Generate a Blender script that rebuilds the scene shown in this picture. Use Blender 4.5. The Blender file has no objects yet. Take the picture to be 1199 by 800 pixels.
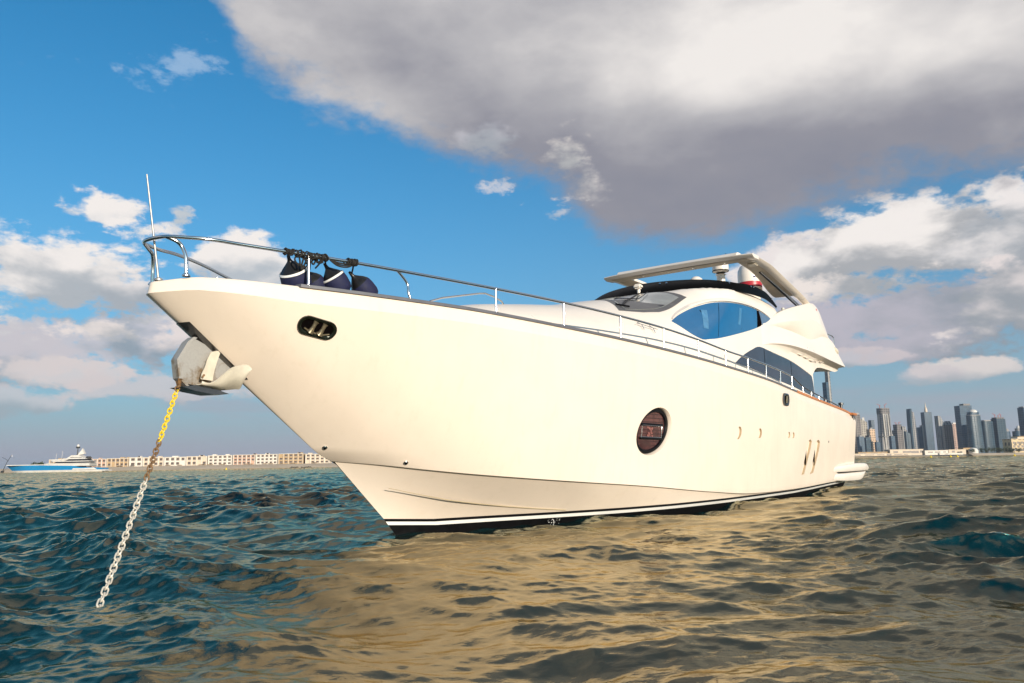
import bpy, bmesh, math, random
import numpy as np
from mathutils import Vector, Matrix
from mathutils.geometry import delaunay_2d_cdt
random.seed(7); np.random.seed(7)
scene = bpy.context.scene
col = scene.collection
rad = math.radians


# =====================================================================  camera
cam_d = bpy.data.cameras.new('camera'); cam = bpy.data.objects.new('camera', cam_d); col.objects.link(cam)
cam_d.sensor_width = 36.0; cam_d.lens = 27.02; cam_d.clip_start = 0.05; cam_d.clip_end = 90000
FW = Vector((0, .98775, .15604)); RT = Vector((.99985, .0027, -.017086)); UP = Vector((.017297, -.156018, .987603))
CAM_Z = 1.1
mw = Matrix((RT, UP, -FW)).transposed().to_4x4(); mw.translation = (0, 0, CAM_Z)
cam.matrix_world = mw
scene.camera = cam

EXPOSURE = .28
# =====================================================================  sun, sky, exposure
SUN_EL, SUN_AZ = 12.0, 148.0                 # azimuth clockwise from +Y
sv = Vector((math.sin(rad(SUN_AZ))*math.cos(rad(SUN_EL)), math.cos(rad(SUN_AZ))*math.cos(rad(SUN_EL)), math.sin(rad(SUN_EL))))
sl = bpy.data.lights.new('sun', 'SUN'); sl.energy = 4.8; sl.angle = rad(.53); sl.color = (1.0, .89, .75)
so = bpy.data.objects.new('sun', sl); so.rotation_euler = sv.to_track_quat('Z', 'Y').to_euler(); col.objects.link(so)
vs = scene.view_settings
scene.display_settings.display_device = 'sRGB'
vs.view_transform = 'Standard'; vs.look = 'None'; vs.exposure = EXPOSURE; vs.gamma = 1.0; vs.use_curve_mapping = False
scene.cycles.max_bounces = 6; scene.cycles.diffuse_bounces = 3; scene.cycles.glossy_bounces = 4
scene.cycles.transmission_bounces = 4; scene.cycles.caustics_reflective = True; scene.cycles.blur_glossy = 1.0; scene.cycles.caustics_refractive = False
scene.cycles.sample_clamp_indirect = 6.0

class NT:
    """small expression builder over a node tree"""
    def __init__(s, t): s.t = t; s.n = t.nodes; s.l = t.links
    def node(s, k, **kw):
        n = s.n.new(k)
        for a, b in kw.items(): setattr(n, a, b)
        return n
    def put(s, sock, v):
        if isinstance(v, bpy.types.NodeSocket): s.l.new(v, sock)
        elif v is not None: sock.default_value = v
    def m(s, op, a, b=None, c=None, clamp=False):
        n = s.n.new('ShaderNodeMath'); n.operation = op; n.use_clamp = clamp
        s.put(n.inputs[0], a); s.put(n.inputs[1], b)
        if c is not None: s.put(n.inputs[2], c)
        return n.outputs[0]
    def vm(s, op, a, b=None):
        n = s.n.new('ShaderNodeVectorMath'); n.operation = op
        s.put(n.inputs[0], a)
        if b is not None: s.put(n.inputs[1], b)
        return n.outputs[0]
    def mix(s, f, a, b, blend='MIX'):
        n = s.n.new('ShaderNodeMix'); n.data_type = 'RGBA'; n.blend_type = blend
        s.put(n.inputs[0], f); s.put(n.inputs[6], a); s.put(n.inputs[7], b)
        return n.outputs[2]
    def noise(s, vec, scale, detail=4, rough=.5, dist=0.0, dim='3D'):
        n = s.n.new('ShaderNodeTexNoise'); n.noise_dimensions = dim
        s.put(n.inputs['Vector'], vec); n.inputs['Scale'].default_value = scale
        n.inputs['Detail'].default_value = detail; n.inputs['Roughness'].default_value = rough
        n.inputs['Distortion'].default_value = dist
        return n.outputs[0]
    def ramp(s, f, stops, interp='LINEAR'):
        n = s.n.new('ShaderNodeValToRGB'); n.color_ramp.interpolation = interp
        e = n.color_ramp.elements
        while len(e) < len(stops): e.new(.5)
        for i, (p, c) in enumerate(stops):
            e[i].position = p; e[i].color = c if len(c) == 4 else (*c, 1)
        s.put(n.inputs[0], f); return n.outputs[0]
    def smooth(s, x, lo, hi):
        n = s.n.new('ShaderNodeMapRange'); n.interpolation_type = 'SMOOTHSTEP'
        s.put(n.inputs[0], x); s.put(n.inputs[1], lo); s.put(n.inputs[2], hi)
        return n.outputs[0]

def lin(r, g, b):
    f = lambda v: (v/255/12.92) if v/255 <= .04045 else ((v/255+.055)/1.055)**2.4
    return (f(r), f(g), f(b), 1.0)

def build_sky():
    w = bpy.data.worlds.new('World'); scene.world = w; w.use_nodes = True
    t = w.node_tree; t.nodes.clear(); N = NT(t)
    STR = .10
    def C(r, g, b):                                  # a display colour as sky radiance
        c = lin(r, g, b); k = STR*2**EXPOSURE; return (c[0]/k, c[1]/k, c[2]/k, 1)
    sky = N.node('ShaderNodeTexSky', sky_type='NISHITA', sun_disc=False)
    sky.sun_elevation = rad(SUN_EL); sky.sun_rotation = rad(SUN_AZ)
    sky.altitude = 0; sky.air_density = 1.0; sky.dust_density = .6; sky.ozone_density = 2.0
    base = N.mix(1.0, sky.outputs[0], SKY_TINT, 'MULTIPLY')
    d = N.node('ShaderNodeTexCoord').outputs['Generated']
    sp = N.node('ShaderNodeSeparateXYZ'); N.put(sp.inputs[0], d)
    x, y, z = sp.outputs
    az = N.m('MULTIPLY', N.m('ARCTAN2', x, y), 57.2958)
    el = N.m('MULTIPLY', N.m('ARCSINE', z), 57.2958)
    # broad haze towards the horizon
    hz = N.m('POWER', 2.718, N.m('MULTIPLY', N.m('MAXIMUM', el, 0.0), -1/10.0))
    c = N.mix(N.m('MULTIPLY', hz, 1.12, clamp=True), base, C(166, 170, 184))
    # coordinates of the cloud noise: world directions, flattened
    cm = N.vm('MULTIPLY', d, (1.0, 1.0, 1.9))
    n1 = N.noise(cm, 5.5, 9, .53, .15)
    n2 = N.noise(N.vm('ADD', cm, (.035, -.03, .075)), 5.5, 9, .53, .15)   # the same field a step towards the light
    relief = N.m('SUBTRACT', n1, n2)
    n3 = N.noise(cm, 17.0, 7, .6, .2)
    nb = N.noise(cm, 2.2, 5, .5, .0)
    n4 = N.noise(cm, 42.0, 6, .62, .1)
    edge = N.m('ADD', N.m('ADD', N.m('SUBTRACT', n1, .5), N.m('MULTIPLY', N.m('SUBTRACT', n3, .5), .6)), N.m('MULTIPLY', N.m('SUBTRACT', n4, .5), .42))
    def blob(c, u0, v0, a, b, top, low, amp=3.6, soft=.5, op=1.0, ref=1.0, off=.12):
        low = (low[0], .3*low[1]+.35*(low[0]+low[2]), low[2]-3)
        du = N.m('DIVIDE', N.m('SUBTRACT', az, u0), a); dv = N.m('DIVIDE', N.m('SUBTRACT', el, v0), b)
        r = N.m('SQRT', N.m('ADD', N.m('MULTIPLY', du, du), N.m('MULTIPLY', dv, dv)))
        dens = N.m('ADD', N.m('SUBTRACT', 1.0+off, r), N.m('MULTIPLY', edge, amp))
        al = N.m('MULTIPLY', N.smooth(dens, 0.0, soft), op)
        sh = N.m('ADD', N.m('MULTIPLY_ADD', dv, .46, .60), N.m('MULTIPLY', relief, 4.2*ref))
        sh = N.m('ADD', sh, N.m('MULTIPLY', N.m('SUBTRACT', nb, .5), .8))
        return N.mix(al, c, N.mix(N.smooth(sh, .08, .95), C(*low), C(*top)))
    W = (244, 238, 236); G = (160, 160, 174)
    # loose fair-weather clouds over the rest of the dome (behind and beside the view)
    far = N.m('MULTIPLY', N.smooth(N.m('ABSOLUTE', az), 45, 70), N.smooth(el, 2, 9))
    c = N.mix(N.m('MULTIPLY', N.smooth(nb, .50, .66), far), c, C(205, 203, 206))
    # low layer near the horizon
    lay = N.noise(N.vm('MULTIPLY', d, (1.0, 1.0, 7.0)), 4.0, 5, .5, .1)
    lm = N.m('MULTIPLY', N.smooth(lay, .44, .66), N.m('MULTIPLY', N.smooth(el, 1.0, 3.5), N.smooth(el, 12.0, 6.0)))
    c = N.mix(N.m('MULTIPLY', lm, .55), c, C(172, 168, 180))
    for bb in CLOUDS: c = blob(c, *bb[:6], **(bb[6] if len(bb) > 6 else {}))
    # the big grey deck overhead: everything above a wandering lower edge
    fc = N.node('ShaderNodeFloatCurve'); cu = fc.mapping.curves[0]
    pts = DECK
    fx = lambda a: (a+60)/120; fy = lambda e: e/60
    cu.points[0].location = (fx(pts[0][0]), fy(pts[0][1])); cu.points[1].location = (fx(pts[-1][0]), fy(pts[-1][1]))
    for a, e in pts[1:-1]: cu.points.new(fx(a), fy(e))
    fc.mapping.update()
    N.put(fc.inputs['Value'], N.m('DIVIDE', N.m('ADD', az, 60), 120, clamp=True)); fc.inputs['Factor'].default_value = 1
    bnd = N.m('MULTIPLY', fc.outputs[0], 60)
    up = N.m('SUBTRACT', el, bnd)
    dens = N.m('ADD', N.m('DIVIDE', up, 2.6), N.m('MULTIPLY', edge, 2.6))
    al = N.m('MULTIPLY', N.smooth(dens, -.5, .9), N.smooth(y, -.05, .35))
    # brightness over the deck: thin and sunlit high up, thick and grey along its lower side
    def gl(u0, v0, a, b):
        du = N.m('DIVIDE', N.m('SUBTRACT', az, u0), a); dv = N.m('DIVIDE', N.m('SUBTRACT', el, v0), b)
        return N.m('POWER', 2.718, N.m('MULTIPLY', N.m('ADD', N.m('MULTIPLY', du, du), N.m('MULTIPLY', dv, dv)), -1.0))
    br = N.m('MULTIPLY_ADD', gl(19, 28.0, 12, 4.2), .62, .27)
    br = N.m('ADD', br, N.m('MULTIPLY', gl(36, 26.0, 14, 4.5), .50))
    br = N.m('ADD', br, N.m('MULTIPLY', gl(5, 33, 22, 6.0), .36))
    br = N.m('ADD', br, N.m('MULTIPLY', N.smooth(az, 0, -22), .26))
    br = N.m('SUBTRACT', br, N.m('MULTIPLY', gl(16, 19.5, 16, 3.6), .26))
    br = N.m('ADD', br, N.m('MULTIPLY', N.m('SUBTRACT', nb, .5), .50))
    br = N.m('ADD', br, N.m('MULTIPLY', relief, .75))
    dc = N.ramp(br, [(0.0, C(138, 140, 153)), (.25, C(148, 148, 158)), (.6, C(190, 188, 191)), (1.0, C(242, 237, 233))])
    c = N.mix(al, c, dc)
    # small sunlit puffs in front of the deck's edge
    for bb in PUFFS: c = blob(c, *bb[:6], **(bb[6] if len(bb) > 6 else {}))
    bg = N.node('ShaderNodeBackground'); N.put(bg.inputs[0], c); bg.inputs[1].default_value = STR
    o = N.node('ShaderNodeOutputWorld'); t.links.new(bg.outputs[0], o.inputs[0])
    w.cycles.sampling_method = 'MANUAL'; w.cycles.sample_map_resolution = 512

SKY_TINT = (.10, .97, 1.34, 1)
_W = (246, 240, 236); _G = (158, 160, 176); _P = (214, 206, 208)
CLOUDS = [  # azimuth, elevation, half sizes (degrees), sunlit colour, shaded colour
    (-27.0, 9.0, 7.0, 2.0, (205, 200, 206), (150, 154, 172), dict(op=.9, off=.3)),
    (-34.0, 7.6, 4.0, 1.8, (205, 200, 206), (150, 156, 174), dict(op=.85)),
    (-31.0, 12.4, 7.4, 2.5, _W, (178, 180, 194), dict(off=.42, amp=3.0)),
    (-26.5, 11.6, 3.6, 2.0, (236, 230, 228), (170, 172, 188), dict(off=.3, amp=3.0)),
    (-28.4, 17.0, 2.8, 1.1, _W, (190, 196, 210), dict(off=.25)),
    (-26.0, 15.9, 2.6, 1.2, _W, (190, 196, 210), dict(off=.25)),
    (-24.0, 17.3, 1.6, 1.0, (236, 232, 232), (190, 196, 210)),
    (-20.2, 14.2, 3.4, 1.7, _W, (186, 190, 204), dict(off=.35, amp=3.0)),
    (-28.6, 9.2, 2.8, .8, (236, 226, 222), (180, 178, 190), dict(off=.3)),
    (-23.6, 8.9, 2.4, 1.2, (232, 222, 220), (170, 170, 186), dict(off=.2)),
    (-29.8, 6.3, 3.4, .75, (222, 212, 210), (176, 176, 188), dict(op=.85, off=.3)),
    (-24.5, 5.4, 4.0, .9, (216, 206, 206), (168, 168, 182), dict(op=.75, off=.3)),
    (-35.0, 4.4, 3.4, .8, (212, 206, 208), (164, 168, 182), dict(op=.7)),
    (-13.0, 6.5, 7.0, .8, (196, 188, 196), (160, 160, 176), dict(op=.45)),
    (28.5, 9.8, 9.0, 2.4, (192, 186, 196), (146, 148, 166), dict(op=.95, ref=.6, off=.35, amp=3.0)),
    (22.0, 13.4, 4.2, 2.0, (238, 230, 228), (168, 166, 180), dict(off=.35, amp=3.0)),
    (28.6, 13.9, 6.4, 2.6, _W, (172, 168, 182), dict(off=.40, amp=3.0)),
    (34.5, 12.8, 4.4, 2.8, (240, 234, 232), (166, 166, 182), dict(off=.3, amp=3.0)),
    (34.2, 10.0, 4.4, 2.0, (232, 222, 220), (158, 158, 174), dict(off=.3)),
    (26.0, 11.4, 4.6, 1.2, (240, 230, 224), (168, 166, 180), dict(off=.3)),
    (23.8, 6.7, 2.2, .5, (214, 202, 204), (170, 168, 182), dict(op=.75, off=.3)),
    (30.9, 5.4, 2.2, .5, (232, 220, 214), (176, 174, 188), dict(op=.85, off=.3)),
    (28.6, 5.2, 1.5, .5, (206, 198, 202), (172, 172, 186), dict(op=.6)),
    (-27.2, 25.8, 4.8, 3.4, (204, 220, 238), (170, 198, 228), dict(op=.42, soft=1.3, amp=9.0, off=-1.15)),
]
PUFFS = [
    (-1.6, 23.6, 2.0, 1.2, (200, 198, 206), (172, 176, 190), dict(op=.6, soft=1.2, amp=5)),
    (4.7, 22.0, 1.8, 1.4, (244, 234, 226), (180, 176, 186), dict(op=.9, soft=1.2, amp=5)),
    (5.9, 21.0, 1.3, 1.2, (226, 218, 214), (172, 170, 182), dict(op=.8, soft=1.2, amp=5)),
    (-.6, 20.4, 2.6, 1.7, (220, 218, 224), (180, 186, 204), dict(op=.75, soft=.9, amp=8.5, off=-.75)),
    (3.4, 19.0, 1.5, 1.0, (220, 218, 222), (184, 188, 204), dict(op=.6, soft=.9, amp=8.5, off=-.7)),
]
DECK = [(-60, 52), (-35, 44), (-24, 34.5), (-21.5, 31.0), (-19.4, 27.8), (-16.2, 26.2), (-9.7, 24.4), (-3.7, 22.2), (2.9, 20.2), (8, 16.9), (12, 15.6), (16.8, 15.7), (25, 17.2), (35, 18.0), (60, 20)]
build_sky()
# =====================================================================  materials
def mat(name, rgb, rough=.4, metal=0.0, ior=1.5, coat=0.0, var=.06, vscale=3.0, bump=0.0, bscale=40.0, spec=None, streak=0.0):
    m = bpy.data.materials.new(name); m.use_nodes = True
    N = NT(m.node_tree); b = m.node_tree.nodes['Principled BSDF']
    tc = N.node('ShaderNodeTexCoord').outputs['Object']
    c = tuple(rgb)+(1,)
    if var:
        n = N.noise(tc, vscale, 5, .6)
        lo = tuple(max(0, v*(1-var)) for v in rgb)+(1,); hi = tuple(min(1, v*(1+var)) for v in rgb)+(1,)
        cc = N.ramp(n, [(.3, lo), (.7, hi)])
        if streak:                                   # faint runs of salt and water down the sides
            sn = N.noise(N.vm('MULTIPLY', tc, (2.2, 2.2, .16)), 3.0, 6, .68)
            cc = N.mix(N.m('MULTIPLY', N.smooth(sn, .50, .78), streak*4), cc, (.60, .49, .36, 1))
        N.put(b.inputs['Base Color'], cc)
        N.put(b.inputs['Roughness'], N.m('MULTIPLY_ADD', n, rough*.5, rough*.75))
    else:
        b.inputs['Base Color'].default_value = c; b.inputs['Roughness'].default_value = rough
    b.inputs['Metallic'].default_value = metal; b.inputs['IOR'].default_value = ior
    b.inputs['Coat Weight'].default_value = coat; b.inputs['Coat Roughness'].default_value = .04
    if spec is not None: b.inputs['Specular IOR Level'].default_value = spec
    if bump:
        bn = N.node('ShaderNodeBump'); bn.inputs['Strength'].default_value = bump; bn.inputs['Distance'].default_value = .01
        N.put(bn.inputs['Height'], N.noise(tc, bscale, 4, .6)); N.put(b.inputs['Normal'], bn.outputs[0])
    return m

def stained_steel():
    m = bpy.data.materials.new('stained_anchor_steel'); m.use_nodes = True
    N = NT(m.node_tree); b = m.node_tree.nodes['Principled BSDF']
    tc = N.node('ShaderNodeTexCoord').outputs['Object']; sp = N.node('ShaderNodeSeparateXYZ'); N.put(sp.inputs[0], tc)
    n = N.noise(tc, 5.0, 6, .65, .4); n2 = N.noise(tc, 40.0, 4, .7)
    low = N.m('ADD', N.m('MULTIPLY', N.m('ADD', sp.outputs[2], .1), -1.1), N.m('MULTIPLY', N.m('SUBTRACT', n, .42), 2.2))
    N.put(b.inputs['Base Color'], N.mix(N.smooth(low, .12, .7), N.ramp(n2, [(.3, (.36, .345, .32, 1)), (.7, (.42, .40, .37, 1))]), (.17, .105, .045, 1)))
    b.inputs['Metallic'].default_value = .35; b.inputs['Roughness'].default_value = .5
    return m
M = {}
stained = stained_steel()
M['gelcoat'] = mat('white_gelcoat', (.79, .672, .555), .22, var=.035, vscale=.8, ior=1.45, bump=.06, bscale=1.1, streak=.05)
M['white'] = mat('white_paint', (.80, .715, .62), .3, var=.02, vscale=1.2, coat=.15)
M['black'] = mat('black_boot_paint', (.004, .004, .005), .4, var=.2, spec=.2)
M['bottom'] = mat('black_antifouling', (.004, .004, .005), .55, var=.3, vscale=6, spec=.15)
M['stripe'] = mat('white_stripe', (.8, .78, .74), .3, var=.03)
M['seam'] = mat('tan_chine_seam', (.42, .34, .22), .4, var=.1)
M['steel'] = mat('polished_steel', (.72, .70, .67), .16, metal=1, var=.04)
M['steel_dark'] = mat('dark_steel', (.16, .155, .15), .22, metal=.9, var=.25, vscale=5)
M['steel_worn'] = mat('worn_steel', (.44, .42, .39), .42, metal=.65, var=.18, vscale=9, bump=.15, bscale=30)
M['rust'] = mat('rusty_steel', (.21, .12, .055), .75, metal=.1, var=.5, vscale=22, bump=.4, bscale=90)
M['galv'] = mat('galvanised_steel', (.66, .60, .50), .45, metal=.25, var=.2, vscale=20)
M['anchor_steel'] = stained
M['fluke'] = mat('cream_anchor_paint', (.62, .56, .45), .4, var=.14, vscale=6)
M['yellow'] = mat('yellow_marker_paint', (.80, .56, .02), .5, var=.14, vscale=18)
M['cap'] = mat('grey_cap_rail', (.13, .13, .145), .45, metal=.2, var=.12, vscale=3)
M['teak'] = mat('teak', (.46, .17, .055), .45, var=.3, vscale=7)
M['deck'] = mat('deck_nonskid', (.62, .60, .56), .7, var=.08, bump=.2, bscale=200)
M['blue_glass'] = mat('blue_glass', (.010, .105, .25), .035, ior=1.55, var=.10, vscale=.9, coat=.3)
M['dark_glass'] = mat('dark_glass', (.020, .026, .042), .05, ior=1.55, var=.35, vscale=.8)
M['black_glass'] = mat('black_acrylic', (.003, .003, .003), .42, ior=1.3, var=.1, spec=.04)
M['grey_glass'] = mat('grey_glass', (.26, .27, .26), .05, ior=1.55, var=.25, vscale=1.2)
M['frame'] = mat('dark_grey_frame', (.085, .083, .085), .4, var=.1)
M['navy'] = mat('navy_fender_cover', (.006, .008, .042), .75, var=.2, vscale=12, bump=.2, bscale=120)
M['blackpvc'] = mat('black_vinyl', (.012, .011, .011), .32, var=.2, vscale=10)
M['rope'] = mat('black_rope', (.014, .012, .010), .8, var=.4, vscale=40)
M['dark'] = mat('dark_interior', (.004, .003, .003), .8, var=.2, spec=0.0)
M['bronze'] = mat('weathered_bronze', (.30, .24, .15), .3, metal=.7, var=.4, vscale=25)
M['hawse'] = mat('black_steel_bezel', (.018, .021, .014), .16, metal=.5, var=.3, vscale=12)
M['tan'] = mat('tan_soffit', (.60, .52, .40), .5, var=.05)
M['vent_shade'] = mat('tan_vent_shade', (.46, .34, .21), .4, var=.12, vscale=8)  # tan recess walls: the shade inside vents and intakes put into the colour
M['red'] = mat('red_paint', (.42, .02, .03), .4, var=.1)
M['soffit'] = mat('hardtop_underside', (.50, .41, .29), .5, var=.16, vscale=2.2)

def blind_material():
    m = bpy.data.materials.new('window_blind'); m.use_nodes = True
    N = NT(m.node_tree); b = m.node_tree.nodes['Principled BSDF']
    tc = N.node('ShaderNodeTexCoord').outputs['Object']
    sp = N.node('ShaderNodeSeparateXYZ'); N.put(sp.inputs[0], tc)
    w = N.m('FRACT', N.m('MULTIPLY', sp.outputs[2], 13.0))
    n = N.noise(tc, 4.0, 4, .6)
    f = N.m('MULTIPLY', N.smooth(w, .15, .4), N.smooth(n, .3, .7))
    N.put(b.inputs['Base Color'], N.mix(f, (.045, .017, .018, 1), (.12, .048, .046, 1)))
    b.inputs['Roughness'].default_value = .08; b.inputs['Coat Weight'].default_value = .6
    return m
M['blind'] = blind_material()

def water_material():
    m = bpy.data.materials.new('sea_water'); m.use_nodes = True
    t = m.node_tree; t.nodes.clear(); N = NT(t)
    g = N.node('ShaderNodeNewGeometry').outputs['Position']
    n = N.noise(g, .05, 4, .5)
    df = N.node('ShaderNodeBsdfDiffuse'); N.put(df.inputs[0], N.ramp(n, [(.3, (.0012, .015, .021, 1)), (.7, (.0022, .021, .024, 1))]))
    gs = N.node('ShaderNodeBsdfGlossy'); gs.inputs['Color'].default_value = (1.0, .865, .58, 1); gs.inputs['Roughness'].default_value = .02
    cm = N.vm('MULTIPLY', g, (1.0, 1.35, 1.0))
    h = N.m('ADD', N.noise(cm, 9.0, 5, .6, .3), N.m('MULTIPLY', N.noise(cm, 3.0, 4, .55, .2), 1.6))
    bn = N.node('ShaderNodeBump'); bn.inputs['Strength'].default_value = .15; bn.inputs['Distance'].default_value = .03
    N.put(bn.inputs['Height'], h)
    # waves too far off for the mesh to hold: facets tilted at random, more with distance
    sp = N.node('ShaderNodeSeparateXYZ'); N.put(sp.inputs[0], g)
    r = N.m('SQRT', N.m('ADD', N.m('MULTIPLY', sp.outputs[0], sp.outputs[0]), N.m('MULTIPLY', sp.outputs[1], sp.outputs[1])))
    k = N.m('MULTIPLY', N.smooth(r, 15, 150), FAR_TILT)
    nz = N.node('ShaderNodeTexNoise'); N.put(nz.inputs['Vector'], N.vm('MULTIPLY', g, (.8, 1.0, 1.0))); nz.inputs['Scale'].default_value = 1.1; nz.inputs['Detail'].default_value = 5; nz.inputs['Roughness'].default_value = .6
    v = N.vm('MULTIPLY', N.vm('SUBTRACT', nz.outputs['Color'], (.5, .5, .5)), (2, 2, 0))
    sc = N.node('ShaderNodeVectorMath', operation='SCALE'); N.put(sc.inputs[0], v); N.put(sc.inputs['Scale'], k)
    nrm = N.vm('NORMALIZE', N.vm('ADD', bn.outputs[0], sc.outputs[0]))
    N.put(gs.inputs['Normal'], nrm)
    fr = N.node('ShaderNodeFresnel'); fr.inputs['IOR'].default_value = WATER_IOR; N.put(fr.inputs['Normal'], nrm)
    mx = N.node('ShaderNodeMixShader'); N.put(mx.inputs[0], fr.outputs[0]); t.links.new(df.outputs[0], mx.inputs[1]); t.links.new(gs.outputs[0], mx.inputs[2])
    o = N.node('ShaderNodeOutputMaterial'); t.links.new(mx.outputs[0], o.inputs[0])
    return m
CALM = .50; WATER_IOR = 1.85; FAR_TILT = .45

# =====================================================================  mesh helpers
class MB:
    def __init__(s): s.v = []; s.f = []; s.mi = []
    def add(s, vs, fs, k=0):
        o = len(s.v); s.v += [tuple(p) for p in vs]
        s.f += [tuple(i+o for i in f) for f in fs]; s.mi += [k]*len(fs); return s
    def grid(s, rows, k=0, close_u=False, close_v=False, flip=False):
        nr, nc = len(rows), len(rows[0]); vs = [p for r in rows for p in r]; fs = []
        for i in range(nr if close_u else nr-1):
            for j in range(nc if close_v else nc-1):
                a = i*nc+j; b = i*nc+(j+1) % nc; c_ = ((i+1) % nr)*nc+(j+1) % nc; d = ((i+1) % nr)*nc+j
                fs.append((d, c_, b, a) if flip else (a, b, c_, d))
        return s.add(vs, fs, k)
    def box(s, c, size, rot=None, k=0, bevel=0.0):
        bm = bmesh.new(); bmesh.ops.create_cube(bm, size=1)
        bmesh.ops.scale(bm, vec=size, verts=bm.verts)
        if bevel: bmesh.ops.bevel(bm, geom=bm.edges[:], offset=bevel, segments=2, affect='EDGES')
        if rot is not None: bmesh.ops.rotate(bm, cent=(0, 0, 0), matrix=rot, verts=bm.verts)
        bmesh.ops.translate(bm, vec=c, verts=bm.verts)
        bm.verts.index_update()
        s.add([v.co.copy() for v in bm.verts], [[v.index for v in f.verts] for f in bm.faces], k); bm.free(); return s
    def tube(s, path, r, n=10, k=0, caps=True, closed=False):
        P = [Vector(p) for p in path]; m = len(P)
        rr = r if isinstance(r, (list, tuple)) else [r]*m
        rows = []; up = None
        for i in range(m):
            if closed: t = P[(i+1) % m]-P[i-1]
            else: t = P[min(i+1, m-1)]-P[max(i-1, 0)]
            t.normalize()
            if up is None:
                up = Vector((0, 0, 1)) if abs(t.z) < .9 else Vector((1, 0, 0))
            a = t.cross(up); a.normalize(); up = a.cross(t); up.normalize()
            rows.append([P[i]+a*math.cos(2*math.pi*j/n)*rr[i]+up*math.sin(2*math.pi*j/n)*rr[i] for j in range(n)])
        s.grid(rows, k, close_u=closed, close_v=True)
        if caps and not closed:
            o = len(s.v); s.v += [tuple(P[0]), tuple(P[-1])]; b = o-m*n; e = o-n
            for j in range(n):
                s.f.append((o, b+(j+1) % n, b+j)); s.f.append((o+1, e+j, e+(j+1) % n)); s.mi += [k, k]
        return s
    def lathe(s, prof, origin=(0, 0, 0), axis=(0, 0, 1), n=20, k=0):
        ax = Vector(axis).normalized(); a = ax.orthogonal().normalized(); b = ax.cross(a); o = Vector(origin)
        rows = [[o+ax*h+(a*math.cos(2*math.pi*j/n)+b*math.sin(2*math.pi*j/n))*max(r, 1e-4) for j in range(n)] for r, h in prof]
        return s.grid(rows, k, close_v=True, flip=True)
    def prism(s, poly, thick, k=0):
        """poly: 3-D points, extruded by the vector thick both ways"""
        t = Vector(thick); n = len(poly)
        a = [Vector(p)-t for p in poly]; b = [Vector(p)+t for p in poly]
        fs = [tuple(range(n)), tuple(range(2*n-1, n-1, -1))]+[(i, i+n, (i+1) % n+n, (i+1) % n) for i in range(n)]
        return s.add(a+b, fs, k)
    def build(s, name, mats, parent=None, smooth=40, recalc=True):
        me = bpy.data.meshes.new(name); me.from_pydata(s.v, [], s.f)
        mats = mats if isinstance(mats, (list, tuple)) else [mats]
        for m in mats: me.materials.append(m)
        me.polygons.foreach_set('material_index', s.mi)
        if recalc:
            bm = bmesh.new(); bm.from_mesh(me); bmesh.ops.recalc_face_normals(bm, faces=bm.faces[:]); bm.to_mesh(me); bm.free()
        if smooth:
            me.polygons.foreach_set('use_smooth', [True]*len(me.polygons)); me.set_sharp_from_angle(angle=rad(smooth))
        me.update()
        o = bpy.data.objects.new(name, me); col.objects.link(o)
        if parent is not None: o.parent = parent
        return o
def tag(o, label=None, cat=None, group=None, kind=None):
    if label: o['label'] = label
    if cat: o['category'] = cat
    if group: o['group'] = group
    if kind: o['kind'] = kind
    return o
def empty(name, loc=(0, 0, 0), rz=0.0):
    o = bpy.data.objects.new(name, None); o.empty_display_size = .5; col.objects.link(o)
    o.location = loc; o.rotation_euler = (0, 0, rz); return o
def copy_tree(o, parent=None):
    c = o.copy(); col.objects.link(c)
    if parent is not None: c.parent = parent
    for ch in list(o.children): copy_tree(ch, c)
    return c
def rotz(a): return Matrix.Rotation(a, 3, 'Z')

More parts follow.
